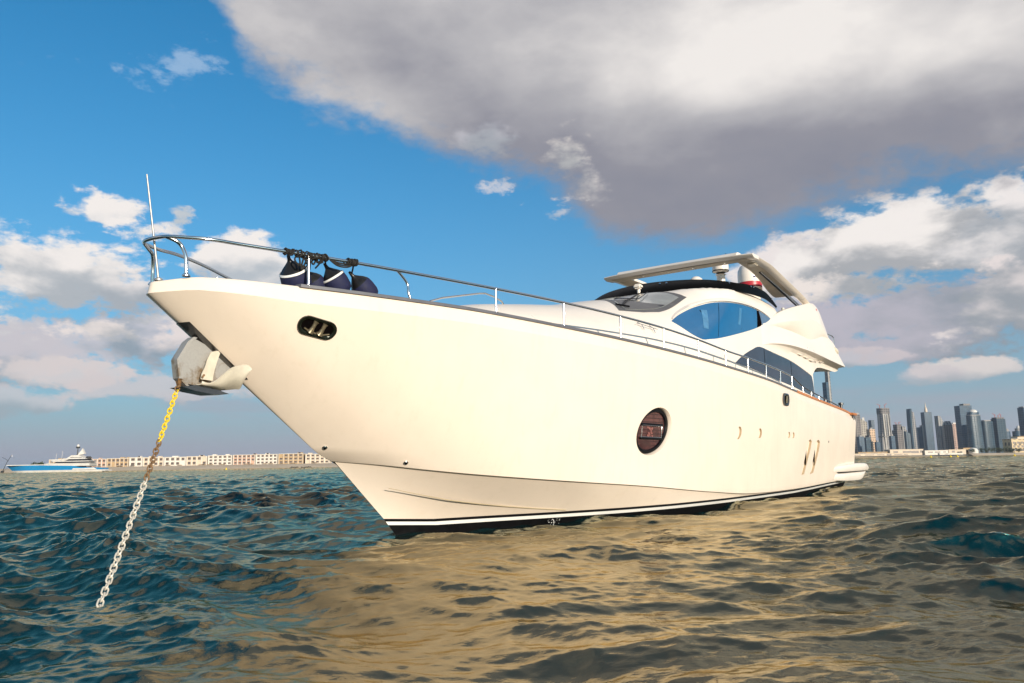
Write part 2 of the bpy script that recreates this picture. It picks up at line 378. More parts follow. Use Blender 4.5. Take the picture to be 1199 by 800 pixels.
# =====================================================================  the sea
def build_sea():
    rng = np.random.RandomState(131)
    # rings: fine near the camera, coarser outwards
    r = [1.2]
    while r[-1] < 14: r.append(r[-1]*1.0038+.001)
    while r[-1] < 120: r.append(r[-1]*1.0052)
    while r[-1] < 900: r.append(r[-1]*1.0075)
    while r[-1] < 2500: r.append(r[-1]*1.03)
    while r[-1] < 60000: r.append(r[-1]*1.25)
    r = np.array(r)
    a = np.concatenate([np.linspace(-180, -44, 40)[:-1], np.linspace(-44, 44, 900), np.linspace(44, 180, 40)[1:]])*math.pi/180
    R, A = np.meshgrid(r, a, indexing='ij')
    X = R*np.sin(A); Y = R*np.cos(A)
    cell = np.maximum(np.gradient(r)[:, None]*np.ones_like(A), R*np.gradient(a)[None, :])
    LONG = [np.zeros_like(X) for _ in range(3)]
    Z = np.zeros_like(X); DX = np.zeros_like(X); DY = np.zeros_like(X)
    NW = 110
    lam = np.exp(np.linspace(math.log(.075), math.log(11.0), NW)); lam *= rng.uniform(.93, 1.07, NW)
    for i, L in enumerate(lam):
        th = rad(WAVE_DIR)+rng.normal(0, .50 if L > 1.2 else .75)
        k = 2*math.pi/L; kx, ky = k*math.sin(th), k*math.cos(th)
        amp = WAVE_AMP*((L/2.0)**(1.15 if L < .4 else .80)*(1.38 if L < .4 else 1) if L < 2.0 else (L/2.0)**.12)*rng.uniform(.6, 1.4)
        fade = np.clip((L/cell-1.4)/1.8, 0, 1)
        ph = kx*X+ky*Y+rng.uniform(0, 6.283)
        # wave groups: slow changes of height along and across the wind
        gx, gy = rng.normal(0, .30/L, 2)*2
        grp = .25+1.05*(.5+.5*np.sin(gx*X+gy*Y+rng.uniform(0, 6.283)))**2
        s = amp*fade*grp
        h_ = s*np.cos(ph); sx = s*math.sin(th)*np.sin(ph); sy = s*math.cos(th)*np.sin(ph)
        if L > 2.2: LONG[0] += h_; LONG[1] -= sx; LONG[2] -= sy
        else: Z += h_; DX -= sx; DY -= sy
    # waves flattened along the lit side and off the bow to strengthen its reflection
    px, py = X+1.94, Y-12.79
    s_ = px*.565+py*.825; y_ = np.abs(px*.825-py*.565)
    d = np.hypot(np.maximum(y_-2.2*np.clip((s_+.5)/4, 0, 1), 0), 2.5*np.maximum(-s_-1, 0)+1.5*np.maximum(s_-22, 0))
    sm = lambda t: np.clip(t, 0, 1)**2*(3-2*np.clip(t, 0, 1))
    tt = np.clip((Y-2.0)/10.0, 0, 1); d2 = np.hypot(X-(.9-.6*tt), np.maximum(2.0-Y, 0)+np.maximum(Y-12.0, 0))   # added calm patch that carries the hull's reflection
    q = CALM+(1.15-CALM)*np.minimum(sm((d2-1.4)/4.6), sm((d-2.0)/6.0))
    q = np.where(px*.825-py*.565 < 0, np.maximum(q, .7), q)
    ql = .45+.37*np.clip(d/5.0, 0, 1)
    Z = Z*q+LONG[0]*ql; DX = DX*q+LONG[1]*ql; DY = DY*q+LONG[2]*ql
    X2 = X+DX; Y2 = Y+DY
    nr, na = X.shape
    co = np.stack([X2, Y2, Z], -1).reshape(-1, 3).astype(np.float32)
    ii, jj = np.meshgrid(np.arange(nr-1), np.arange(na-1), indexing='ij')
    v0 = ii*na+jj
    quads = np.stack([v0, v0+1, v0+na+1, v0+na], -1).reshape(-1, 4).astype(np.int32)
    me = bpy.data.meshes.new('sea')
    me.vertices.add(len(co)); me.vertices.foreach_set('co', co.ravel())
    me.loops.add(quads.size); me.loops.foreach_set('vertex_index', quads.ravel())
    me.polygons.add(len(quads)); me.polygons.foreach_set('loop_start', np.arange(0, quads.size, 4, dtype=np.int32))
    me.polygons.foreach_set('use_smooth', np.ones(len(quads), dtype=bool))
    me.update(calc_edges=True); me.validate()
    me.materials.append(water_material())
    o = bpy.data.objects.new('sea_water', me); col.objects.link(o); tag(o, kind='structure')
WAVE_DIR = 200.0; WAVE_AMP = .0225
build_sea()
# ---- geometry functions of the yacht (s = metres aft of the waterline stem, y = port, z = up) ----
def pchip(pts):
    xs=[float(p[0]) for p in pts]; ys=[float(p[1]) for p in pts]; n=len(xs)
    h=[xs[i+1]-xs[i] for i in range(n-1)]; d=[(ys[i+1]-ys[i])/h[i] for i in range(n-1)]
    m=[0.0]*n
    for i in range(1,n-1):
        if d[i-1]*d[i]>0:
            w1=2*h[i]+h[i-1]; w2=h[i]+2*h[i-1]
            m[i]=(w1+w2)/(w1/d[i-1]+w2/d[i])
    m[0]=d[0]; m[-1]=d[-1]
    def f(x):
        if x<=xs[0]: return ys[0]+m[0]*(x-xs[0])*0
        if x>=xs[-1]: return ys[-1]
        lo=0
        while xs[lo+1]<x: lo+=1
        t=(x-xs[lo])/h[lo]; a=t*t*(3-2*t)
        return ys[lo]*(1-a)+ys[lo+1]*a+h[lo]*(m[lo]*t*(1-t)**2-m[lo+1]*t*t*(1-t))
    return f
SB=-4.40                                   # bow tip
_sy=pchip([(0,0),(.2,.11),(.40,.27),(.632,.50),(.9,.755),(1.204,1.01),(1.718,1.50),(2.21,1.98),(2.88,2.50),(3.5,2.83),(4.1,2.96),(4.6,2.97),(5.2,2.9)])
def sheer_y(s): return _sy(max(0.0,s-SB)**.5)
wl_y=pchip([(-.22,0),(.6,.28),(1.5,.66),(3,1.35),(4.6,1.93),(6.5,2.33),(9,2.55),(14,2.66),(20,2.5),(23.2,2.4)])
chine_y=pchip([(-1.4,0),(-1.1,.26),(-.6,.62),(0,.96),(.6,1.25),(1.5,1.60),(3,2.03),(4.6,2.33),(6.5,2.53),(9,2.67),(14,2.76),(20,2.72),(23.2,2.6)])
sheer_z=pchip([(-4.4,3.38),(-4.0,3.435),(-3.4,3.44),(-.5,3.44),(.55,3.425),(2,3.40),(3.9,3.37),(5.9,3.325),(8.15,3.265),(11.2,3.175),(14.5,3.01),(17.8,2.875),(20.6,2.775),(22.4,2.66),(23.3,2.6)])
chine_z=pchip([(-1.4,1.17),(-.88,1.11),(-.22,1.02),(.5,.935),(2.2,.785),(4.6,.61),(7.3,.40),(9.93,.255),(12,.228),(14,.228),(18,.275),(20,.29),(23.3,.30)])
DH_W=pchip([(.1,.75),(.6,1.05),(1.5,1.42),(3,1.85),(5,2.22),(6.5,2.37),(8,2.43),(10,2.46),(15,2.46),(20,2.44)])
DH_Z=pchip([(.1,3.34),(.6,3.7),(1.5,4.0),(3,4.26),(4.7,4.52),(5.6,4.72),(6.6,4.93),(7.6,5.06),(8.6,5.37),(9.1,5.54),(9.7,5.86),(11,6.15),(13,6.25),(16,6.25)])
DH_T=pchip([(.1,9),(9.0,9),(9.12,5.49),(9.7,5.54),(11,5.66),(12.2,5.76),(13.3,5.82),(14.6,5.76),(15.3,5.3),(16.5,4.9),(20,4.9)])
DH_P=pchip([(.1,2.1),(4.5,2.0),(6,2.05),(7,2.3),(8,2.9),(9,3.8),(9.7,4.6),(11,6),(20,6)])
DH_B=2.9
def dh_y(s,z):
    r=(z-DH_B)/max(.05,DH_Z(s)-DH_B)
    if r>=1: return 0.0
    r=max(r,0)
    return DH_W(s)*(1-r**DH_P(s))**(1/DH_P(s))
def dh_z(s,y):
    r=min(1,abs(y)/DH_W(s))
    return min(DH_T(s),DH_B+(DH_Z(s)-DH_B)*(1-r**DH_P(s))**(1/DH_P(s)))
S_END=22.45
def topside(t,u):
    """outer topside between the chine (t=0) and the knuckle under the bulwark (t=1); u = 0 stem .. 1 transom"""
    sc=-1.4+u*(S_END+1.4); sk=-4.40+u*(S_END+4.40)
    yc=chine_y(sc); yk=sheer_y(sk)+.015*min(1,u*8)
    e=1.02 if u<.08 else max(.8,1.02-(u-.08)*.9)
    s=sc+(sk-sc)*t
    zc=chine_z(sc)-.0; zk=sheer_z(sk)-.23+.07*max(0,1-u*18)
    y=yc+(yk-yc)*t**e
    z=zc+(zk-zc)*t-.08*(1-t)*min(1,t/.1)*max(0,1-u/.06)
    return s,max(0,y),z
def topside_at(s,z):
    """(t,u) of the topside point at given s and z"""
    u=(s+3)/(S_END+3); t=.5
    for _ in range(30):
        a=topside(0,u); b=topside(1,u)
        t=(z-a[2])/(b[2]-a[2])
        ds=s-(a[0]+(b[0]-a[0])*t)
        u+=ds/(S_END+2.5)
    return t,u
# =====================================================================  the motor yacht
YO = (-1.9437, 12.7903, 0.0); YR = math.atan2(-.82506, -.56504)
CU = Vector((.56504, .82506, 0)); NU = Vector((.82506, -.56504, 0))
def L(s, y, z): return Vector((-s, y, z))                      # yacht-local point
def Wd(s, y, z): return Vector(YO)+CU*s+NU*y+Vector((0, 0, z)) # the same point in the world
yacht = empty('motor_yacht', YO, YR)
tag(yacht, 'large white motor yacht at anchor with black waterline, eye-shaped blue window and open hardtop', 'yacht')

def offset_pt(fn, a, b, d, e=1e-3):
    """point of a surface fn(a,b)->(s,y,z) moved d outwards"""
    p = Vector(fn(a, b)); da = Vector(fn(a+e, b))-p; db = Vector(fn(a, b+e))-p
    n = da.cross(db)
    if n.length < 1e-12: n = Vector((0, 1, 0))
    n.normalize()
    if n.y < 0: n = -n
    return p+n*d, n

# ---------------------------------------------------------------- hull
def tu_fn(t, w): return topside(t, w*w)
def hole_circle(s0, z0, rs, rz, n=40, tilt=0.0, power=2.0):
    out = []
    for i in range(n):
        a = 2*math.pi*i/n
        ca, sa = math.cos(a), math.sin(a)
        ca = math.copysign(abs(ca)**(2/power), ca); sa = math.copysign(abs(sa)**(2/power), sa)
        out.append((s0+rs*ca+tilt*sa*rz, z0+rz*sa))
    return out
HOLES = {   # s, z outlines cut in the port topside
    'porthole': hole_circle(4.79, 1.675, .625, .475, 48, .40),
    'vent_a': hole_circle(8.94, 1.72, .17, .155, 20, .35),
    'vent_b': hole_circle(10.42, 1.74, .15, .125, 20, .2),
    'vent_c': hole_circle(12.95, 1.745, .115, .085, 16, .2),
    'vent_d': hole_circle(13.40, 1.745, .115, .085, 16, .2),
    'gill_a': [(14.33, .60), (14.63, .62), (14.93, .95), (15.33, 1.35), (15.50, 1.60), (15.33, 1.66), (15.06, 1.60), (14.80, 1.25), (14.53, .90)],
    'gill_b': [(15.33, .60), (15.73, .64), (16.08, .98), (16.43, 1.35), (16.56, 1.58), (16.38, 1.66), (16.06, 1.62), (15.83, 1.28), (15.58, .92)],
}
def param_of(s, z):
    t, u = topside_at(s, z); return t, max(0, u)**.5
SA, SBB = 27.0, 2.4
def to2(t, w): return Vector((w*SA, t*SBB))
def in_poly(p, poly):
    c = False; j = len(poly)-1
    for i in range(len(poly)):
        a, b = poly[i], poly[j]
        if (a[1] > p[1]) != (b[1] > p[1]) and p[0] < (b[0]-a[0])*(p[1]-a[1])/(b[1]-a[1])+a[0]: c = not c
        j = i
    return c
def topside_panel():
    """outer skin between chine and knuckle with the openings cut through it"""
    pts = []; nT = 22
    ws = [0, .012, .025, .04, .055, .07, .09, .11, .135, .16]+[.16+(1-.16)*i/74 for i in range(1, 75)]
    loops = {k: [to2(*param_of(s, z)) for s, z in v] for k, v in HOLES.items()}
    for i in range(nT+1):
        for w in ws:
            p = to2(i/nT, w)
            if any(in_poly(p, lp) or min((p-q).length for q in lp) < .045 for lp in loops.values()): continue
            pts.append(p)
    edges = []
    for lp in loops.values():
        o = len(pts); pts += lp; edges += [(o+i, o+(i+1) % len(lp)) for i in range(len(lp))]
    v2, _, f2, _, _, _ = delaunay_2d_cdt(pts, edges, [], 0, 1e-6)
    fs = []
    for f in f2:
        c_ = sum((v2[i] for i in f), Vector((0, 0)))/len(f)
        if any(in_poly(c_, lp) for lp in loops.values()): continue
        fs.append(tuple(f))
    v3 = []; nn = []
    for v in v2:
        t, w = v.y/SBB, v.x/SA
        v3.append(L(*tu_fn(t, w)))
        p, nrm = offset_pt(tu_fn, min(t, .998), min(max(w, .002), .998), 0); nn.append(L(*nrm))
    return v3, fs, nn
def stripe_top(s): return .20+.065*max(0, min(1, (.6-s)/1.0))+(.06*max(0, (s-14)/6) if s > 14 else 0)

def build_hull():
    V, F_, K, NRM = [], [], [], []
    def emit(vs, fs, k, nr=None):
        for sg in (1, -1):
            o = len(V)
            for i, p in enumerate(vs):
                V.append((p[0], p[1]*sg, p[2])); NRM.append(None if nr is None else (nr[i][0], nr[i][1]*sg, nr[i][2]))
            for f in fs:
                g = tuple(o+i for i in f); F_.append(g if sg > 0 else g[::-1]); K.append(k)
    def strip(rows, k):
        nc = len(rows[0]); vs = [p for r_ in rows for p in r_]
        fs = [(i*nc+j, i*nc+j+1, (i+1)*nc+j+1, (i+1)*nc+j) for i in range(len(rows)-1) for j in range(nc-1)]
        # smooth normals of the strip
        nr = []
        for i in range(len(rows)):
            for j in range(nc):
                du = Vector(rows[i][min(j+1, nc-1)])-Vector(rows[i][max(j-1, 0)]); dv = Vector(rows[min(i+1, len(rows)-1)][j])-Vector(rows[max(i-1, 0)][j])
                n_ = du.cross(dv)
                n_ = n_.normalized() if n_.length > 1e-9 else Vector((1, 0, 0))
                nr.append(n_)
        # orient to port
        m_ = sum((n_.y for n_ in nr))
        if m_ < 0: nr = [-n_ for n_ in nr]
        emit(vs, fs if m_ >= 0 else [f[::-1] for f in fs], k, nr)
    us = [(i/90)**1.5 for i in range(91)]
    def wl(u, z):
        s0 = -.22-(z-.2)*1.0; s = s0+u*(S_END-.2-s0)
        q = wl_y(-.22+u*(S_END-.2+.22)); return s, q
    def row_wl(zf, k=1.0, dz=0.0):
        out = []
        for u in us:
            s, q = wl(u, .2); z = zf(s); s, q = wl(u, z); out.append(L(s, q*k, z+dz))
        return out
    a = row_wl(lambda s: -.75, .55); b = row_wl(lambda s: -.3, .88); c1 = row_wl(lambda s: stripe_top(s)-.105, .985)
    c2 = row_wl(lambda s: stripe_top(s)-.047); c3 = row_wl(lambda s: stripe_top(s))
    strip([a, b, c1], 1); strip([c1, c2], 3); strip([c2, c3], 2)
    # lower topside up to the underside of the chine
    lo = []
    for i in range(9):
        t = i/8; r_ = []
        for j, u in enumerate(us):
            sc = -1.36+u*(S_END-.2+1.36); yc = max(0, chine_y(sc-.03)-.05*min(1, u*30)); zc = max(chine_z(sc)+.012, stripe_top(sc)+.012)
            q = c3[j]; r_.append(L((-q.x)+(sc+q.x)*t, q.y+(yc-q.y)*t**1.12, q.z+(zc-q.z)*t))
        lo.append(r_)
    strip(lo, 0)
    ch = []
    for u in us:
        s, y, z = topside(0, u); ch.append(L(s, y, z))
    strip([lo[-1], ch], 4)
    v3, fs, nn = topside_panel()
    # orient the triangles outwards
    fs2 = []
    for f in fs:
        n_ = (v3[f[1]]-v3[f[0]]).cross(v3[f[2]]-v3[f[0]])
        fs2.append(f if n_.dot(nn[f[0]]) >= 0 else f[::-1])
    emit(v3, fs2, 0, nn)
    # bulwark band above the knuckle, rounded over at the top
    ws = [(i/110)**2 for i in range(111)]
    def band(k):
        out = []
        for u in ws:
            s, y, z = topside(1, u); zt = sheer_z(s); ys = sheer_y(s)
            d, q = [(0, 0), (.012, .25), (.022, .55), (.03, .82), (.045, .95), (.075, 1.0), (.17, 1.0), (.185, .94), (.19, .6)][k]
            s2 = s+(.9*d if u < .002 else .9*d*max(0, 1-u*60))
            out.append(L(s2, max(0, y-(d*min(1, u*400))), z+(zt-z)*q))
        return out
    strip([band(k) for k in (0, 1, 2, 3, 4, 5)], 0); strip([band(k) for k in (5, 6)], 0)
    strip([band(k) for k in (6, 7, 8)], 0)
    # transom
    ends = [r_[-1] for r_ in (a, b, c1, c2, c3)]+[lo[-1][-1]]+[L(*topside(t, 1)) for t in (0, .25, .5, .75, 1)]+[band(k)[-1] for k in (2, 4, 6)]
    vs = ends+[Vector((e.x, -e.y, e.z)) for e in ends]; n_ = len(ends)
    o = len(V); V.extend([tuple(v) for v in vs]); NRM.extend([(-1, 0, 0)]*len(vs))
    for i in range(n_-1): F_.append((o+i, o+i+1, o+n_+i+1, o+n_+i)); K.append(0 if i > 3 else 1)
    me = bpy.data.meshes.new('hull'); me.from_pydata(V, [], F_)
    for m in ('gelcoat', 'bottom', 'black', 'stripe', 'seam'): me.materials.append(M[m])
    me.polygons.foreach_set('material_index', K); me.polygons.foreach_set('use_smooth', [True]*len(F_))
    me.update()
    me.normals_split_custom_set_from_vertices([n if n is not None else (0, 0, 0) for n in NRM])
    o = bpy.data.objects.new('hull', me); col.objects.link(o); o.parent = yacht; return o
hull = build_hull()

# recesses behind the openings: a bevelled wall going in, then whatever closes it
def recess(loop_sz, depth, inner=.86, shift=(0, 0), mats=('gelcoat',), steps=5, lip=0.0):
    rows = []
    cs = sum(p[0] for p in loop_sz)/len(loop_sz); cz = sum(p[1] for p in loop_sz)/len(loop_sz)
    pc, nc = offset_pt(tu_fn, *param_of(cs, cz), 0)
    for i in range(steps+1):
        q = i/steps; k = 1+(inner-1)*math.sin(q*math.pi/2)
        r_ = []
        for s, z in loop_sz:
            p = Vector(tu_fn(*param_of(s, z)))
            f = Vector((cs, p.y, cz)); 
            p2 = Vector((cs+(p.x-cs)*k+shift[0]*q, p.y+(pc.y-p.y)*(1-k), cz+(p.z-cz)*k+shift[1]*q))-nc*depth*q*1.0
            r_.append(L(*p2))
        rows.append(r_)
    return rows, nc, pc

def make_porthole():
    lp = HOLES['porthole']
    rows, nc, pc = recess(lp, .085, .95)
    mb = MB().grid(rows, close_v=True); rim = mb.build('porthole', M['gelcoat'], yacht)
    c0 = sum(rows[-1], Vector())/len(rows[-1]); ln = L(*nc)
    # black gasket ring and the glazed pane
    mb = MB(); ring = [rows[-1]]
    def sc(k, d): return [c0+(p-c0)*k-ln*d for p in rows[-1]]
    mb.grid([sc(1.0, -.006), sc(.97, -.03), sc(.86, -.03), sc(.83, -.01), sc(.82, .01)], close_v=True)
    mb.build('frame', M['black'], rim)
    mb = MB(); pr = sc(.88, .004); mb.add(pr+[c0-ln*.004], [(i, (i+1) % len(pr), len(pr)) for i in range(len(pr))])
    mb.build('pane', M['blind'], rim, smooth=0)
    # the two bars with an opening light between them
    ex = Vector((-1, 0, 0)); ex = (ex-ln*ex.dot(ln)).normalized(); ez = ln.cross(ex).normalized()
    if ez.z < 0: ez = -ez
    mb = MB()
    for h in (.13, -.15):
        wv = .42
        mb.tube([c0+ex*-wv+ez*h+ln*.012, c0+ex*wv+ez*h+ln*.012], .022, 8, k=0)
    mb.build('bar', M['black'], rim)
    mb = MB()
    q = [(-.40, .108), (.33, .108), (.40, -.128), (-.36, -.128)]
    mb.tube([c0-ex*a+ez*b+ln*.02 for a, b in [(-.40, .105), (.36, .105), (.38, -.125), (-.37, -.125)]], .010, 8, closed=True)
    mb.build('opening_light_frame', M['steel'], rim)
    mb = MB(); random.seed(5)
    for i in range(16):                        # a bunch of flowers standing behind the pane
        a = random.uniform(-.10, .10); b = random.uniform(-.10, .09)
        mb.box(c0-ex*(a+.03)+ez*b+ln*.006, (random.uniform(.02, .05), .004, random.uniform(.02, .06)), rot=Matrix((ex, ln, ez)).transposed() @ Matrix.Rotation(random.uniform(0, 3), 3, 'Y'))
    mb.build('curtain_tie', FLOWER, rim, smooth=0)
FLOWER = mat('pink_fabric', (.26, .10, .085), .6, var=.5, vscale=30)
make_porthole()
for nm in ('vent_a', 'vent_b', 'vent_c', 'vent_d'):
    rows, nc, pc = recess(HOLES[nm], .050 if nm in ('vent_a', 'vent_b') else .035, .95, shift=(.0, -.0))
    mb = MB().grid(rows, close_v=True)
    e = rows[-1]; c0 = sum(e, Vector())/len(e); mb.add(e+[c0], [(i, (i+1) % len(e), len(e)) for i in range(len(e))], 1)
    mb.build('hull_vent', [M['vent_shade'], M['gelcoat']], yacht, smooth=60)
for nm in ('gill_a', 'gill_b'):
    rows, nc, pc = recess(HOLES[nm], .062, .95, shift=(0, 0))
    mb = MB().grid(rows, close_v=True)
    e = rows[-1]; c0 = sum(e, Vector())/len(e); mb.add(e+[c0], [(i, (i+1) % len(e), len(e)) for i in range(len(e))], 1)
    g = mb.build('engine_air_intake', [M['vent_shade'], M['gelcoat']], yacht, smooth=50)
    mb = MB()
    for k in (.35, .55, .75):
        pass
    p0 = c0+L(*nc)*.015
    mb.prism([p0+Vector((a, 0, b)) for a, b in [(.07, -.32), (-.07, -.02), (-.14, .16), (-.02, .16), (.12, -.14)]], L(*nc)*.008)
    mb.build('intake_slot', M['dark'], g, smooth=0)

# spray rail low on the bow, and the hawse pipe with its two fingers
def lower_pt(s, f=.5):
    y0, y1 = wl_y(s), max(0, chine_y(s)-.05); z0, z1 = stripe_top(s), chine_z(s)
    return s, y0+(y1-y0)*f, z0+(z1-z0)*f
mb = MB()
for sg in (1, -1):
    pp = []
    for i in range(24):
        q = i/23; s = -.55+q*3.6; a = lower_pt(s, .60-.55*q); pp.append(L(a[0], sg*(a[1]+.004), a[2]))
    mb.tube(pp, [.004+.006*math.sin(math.pi*min(1, i/10+.1)/2) for i in range(24)], 6)
mb.build('spray_rail', M['seam'], yacht)

def surf_frame(s, z):
    t, w = param_of(s, z); p, n_ = offset_pt(tu_fn, t, w, 0)
    n_ = L(*n_); p = L(*p); ex = Vector((-1, 0, 0)); ex = (ex-n_*ex.dot(n_)).normalized(); ez = n_.cross(ex)
    if ez.z < 0: ez = -ez
    return p, n_, ex, ez                                     # ex points aft
def stadium(w, h, n=10):
    r = h; out = []
    for i in range(n+1): a = -math.pi/2+math.pi*i/n; out.append((w-r+r*math.cos(a), r*math.sin(a)))
    for i in range(n+1): a = math.pi/2+math.pi*i/n; out.append((-(w-r)+r*math.cos(a), r*math.sin(a)))
    return out
def make_hawse():
    p, n_, ex, ez = surf_frame(-2.60, 2.93)
    ez = (ez+ex*.06).normalized()
    def P(a, b, d):
        q = p+ex*a+ez*b; t, w = param_of(-q.x, q.z); r0, n0 = offset_pt(tu_fn, t, w, d); return L(*r0)
    W_, H_ = .275, .13
    o1, o2, o3, o4 = stadium(W_, H_), stadium(W_*.985, H_*.97), stadium(W_*.86, H_*.72), stadium(W_*.80, H_*.60)
    mb = MB().grid([[P(a, b, -.02) for a, b in o1], [P(a, b, .018) for a, b in o1], [P(a, b, .03) for a, b in o2], [P(a, b, .03) for a, b in o3], [P(a, b, .012) for a, b in o4], [P(a, b, .006) for a, b in o4]], close_v=True)
    ob = mb.build('hawse_fairlead', M['hawse'], yacht, smooth=50)
    mb = MB(); q = [P(a, b, .007) for a, b in o4]; mb.add(q+[P(0, 0, .006)], [(i, (i+1) % len(q), len(q)) for i in range(len(q))]); mb.build('opening', M['dark'], ob, smooth=0)
    for a0 in (-.062, .070):
        mb = MB().tube([P(a0-.012, -.078, .018), P(a0-.006, -.05, .024), P(a0, .0, .024), P(a0+.006, .05, .022), P(a0+.012, .078, .018)], [.052, .034, .026, .028, .040], 12)
        mb.build('finger', M['bronze'], ob)
    mb = MB().tube([P(a, b, .018) for a, b in [(-.17, -.045), (-.09, -.073), (.02, -.082), (.11, -.076), (.19, -.045)]], .012, 8); mb.build('lower_lip', M['bronze'], ob)
make_hawse()
# small hull fairlead further aft and through-hull fittings
def make_small_fairlead():
    p, n_, ex, ez = surf_frame(12.6, 2.72)
    P = lambda a, b, d: p+ex*a+ez*b+n_*d
    o1 = stadium(.30, .15); o1 = [(a*1.0, b*1.15) for a, b in o1]
    o3 = [(a*.62, b*.62) for a, b in o1]
    mb = MB().grid([[P(a, b, -.01) for a, b in o1], [P(a, b, .03) for a, b in o1], [P(a*.8, b*.8, .04) for a, b in o1], [P(a, b, .02) for a, b in o3]], close_v=True)
    ob = mb.build('side_fairlead', M['steel_dark'], yacht)
    q = [P(a, b, .012) for a, b in o3]; MB().add(q+[P(0, 0, .012)], [(i, (i+1) % len(q), len(q)) for i in range(len(q))]).build('opening', M['dark'], ob, smooth=0)
    MB().tube([P(-.02, -.1, .03), P(.02, .1, .03)], .035, 8).build('finger', M['bronze'], ob)
make_small_fairlead()
for s, z, low in ((-1.66, 1.435, 0), (-.56, 1.145, 0), (17.7, 1.62, 0)):
    p, n_, ex, ez = surf_frame(s, z)
    mb = MB().lathe([(.038, -.01), (.038, .012), (.028, .022), (.018, .018), (.016, .0)], p, n_, 14); mb.lathe([(.016, .004), (0, .004)], p, n_, 12, 1)
    mb.build('drain_fitting', [M['steel'], M['dark']], yacht)
# ---------------------------------------------------------------- cap rails, deck
def lins(a, b, n): return [a+(b-a)*i/(n-1) for i in range(n)]
def cap_strip(s0, s1, n, w_in, proud, h0, h1, name, m, sides=(1, -1)):
    mb = MB()
    for sg in sides:
        rows = []
        for s in lins(s0, s1, n):
            y, z = sheer_y(s), sheer_z(s)
            e = .006
            rows.append([L(s, sg*(y-w_in), z+h0), L(s, sg*(y+proud), z+h0), L(s, sg*(y+proud), z+h1-e), L(s, sg*(y+proud-e), z+h1), L(s, sg*(y-w_in), z+h1)])
        mb.grid(rows, close_v=True)
        for r_ in (rows[0], rows[-1]): mb.add(r_, [(0, 1, 2, 3, 4)])
    return mb.build(name, m, yacht, smooth=35)
cap_strip(-2.92, 13.9, 90, .10, .010, -.022, .022, 'cap_rail', M['cap'])
cap_strip(13.92, 21.5, 50, .14, .014, -.03, .035, 'teak_cap_rail', M['teak'])
for sg in (-1, 1):
    mb = MB().box(L(21.85, sg*2.86, 2.70), (.75, .34, .085), k=0, bevel=.02)
    tk = mb.build('teak_quarter_block', M['teak'], yacht)
mb = MB(); mb.box(L(21.95, 2.88, 2.60), (.32, .16, .11), bevel=.03); mb.tube([L(22.05, 2.90, 2.62), L(22.05, 2.90, 2.50)], .07, 12)
mb.build('stern_fairlead', M['steel_dark'], tk)
# deck
mb = MB(); rows = []
for i in range(71):
    s = -4.18+(22.2+4.18)*(i/70)**1.2; y = max(.02, sheer_y(s)-.17); z = sheer_z(s)-(.10 if s < 17.8 else .10+.5*min(1, (s-17.8)/.1))
    rows.append([L(s, y*k, z+.05*(1-k*k)) for k in (-1, -.6, -.2, .2, .6, 1)])
mb.grid(rows); mb.build('deck', M['deck'], yacht)

# ---------------------------------------------------------------- deckhouse: foredeck trunk, windscreen ramp and saloon in one moulding
def build_deckhouse():
    mb = MB(); ss = sorted(set([.10, .18, .3, .45]+[round(.6+.16*i, 3) for i in range(52)]+[9.2, 9.3, 9.36, 9.5]+[round(9.7+.25*i, 3) for i in range(35)]+[18.25]))
    th = [math.pi*(.5-.5*math.cos(math.pi*i/72))**.9 if i <= 36 else None for i in range(73)]
    th = [math.pi*i/72 for i in range(73)]
    rows = []
    for s in ss:
        W_, Hc, p, T = DH_W(s), DH_Z(s)-DH_B, DH_P(s), DH_T(s)
        r_ = []
        for a in th:
            ca, sa = math.cos(a), math.sin(a)
            y = W_*math.copysign(abs(ca)**(2/p), ca); z = DH_B+Hc*abs(sa)**(2/p)
            r_.append(L(s, y, min(z, T)))
        rows.append(r_)
    mb.grid(rows)
    for r_, inv in ((rows[0], False), (rows[-1], True)): mb.add(r_, [tuple(range(len(r_)))])
    return mb.build('deckhouse', M['white'], yacht, smooth=33)
build_deckhouse()

def patch(poly, fn, d, step, name, mats, parent, thick=.0, k=0):
    """window laid on a surface: poly in (a,b), fn -> (s,y,z); raised d, with a rim going back in"""
    P2 = [Vector(p) for p in poly]
    # refine the outline
    out = []
    for i, p in enumerate(P2):
        q = P2[(i+1) % len(P2)]; n_ = max(1, int((q-p).length/step))
        out += [p+(q-p)*j/n_ for j in range(n_)]
    xs = [p.x for p in out]; ys = [p.y for p in out]; pts = list(out)
    x = min(xs)+step/2
    while x < max(xs):
        y = min(ys)+step/2
        while y < max(ys):
            v = Vector((x, y))
            if in_poly(v, out) and min((v-q).length for q in out) > step*.45: pts.append(v)
            y += step
        x += step
    n_ = len(out)
    v2, _, f2, _, _, _ = delaunay_2d_cdt(pts, [(i, (i+1) % n_) for i in range(n_)], [], 0, 1e-7)
    fs = [tuple(f) for f in f2 if in_poly(sum((v2[i] for i in f), Vector((0, 0)))/len(f), out)]
    vs = []; 
    for v in v2:
        p, nn = offset_pt(fn, v.x, v.y, d); vs.append(L(*p))
    mb = MB().add(vs, fs, k)
    rim = []
    for v in out:
        p, nn = offset_pt(fn, v.x, v.y, d); p2, _ = offset_pt(fn, v.x, v.y, -.02); rim.append([L(*p), L(*p2)])
    mb.grid(rim, k, close_u=True)
    return mb.build(name, mats, parent, smooth=30)
def side_fn(s, z): return (s, dh_y(s, z), z)
def top_fn(s, y): return (s, y, dh_z(s, y))
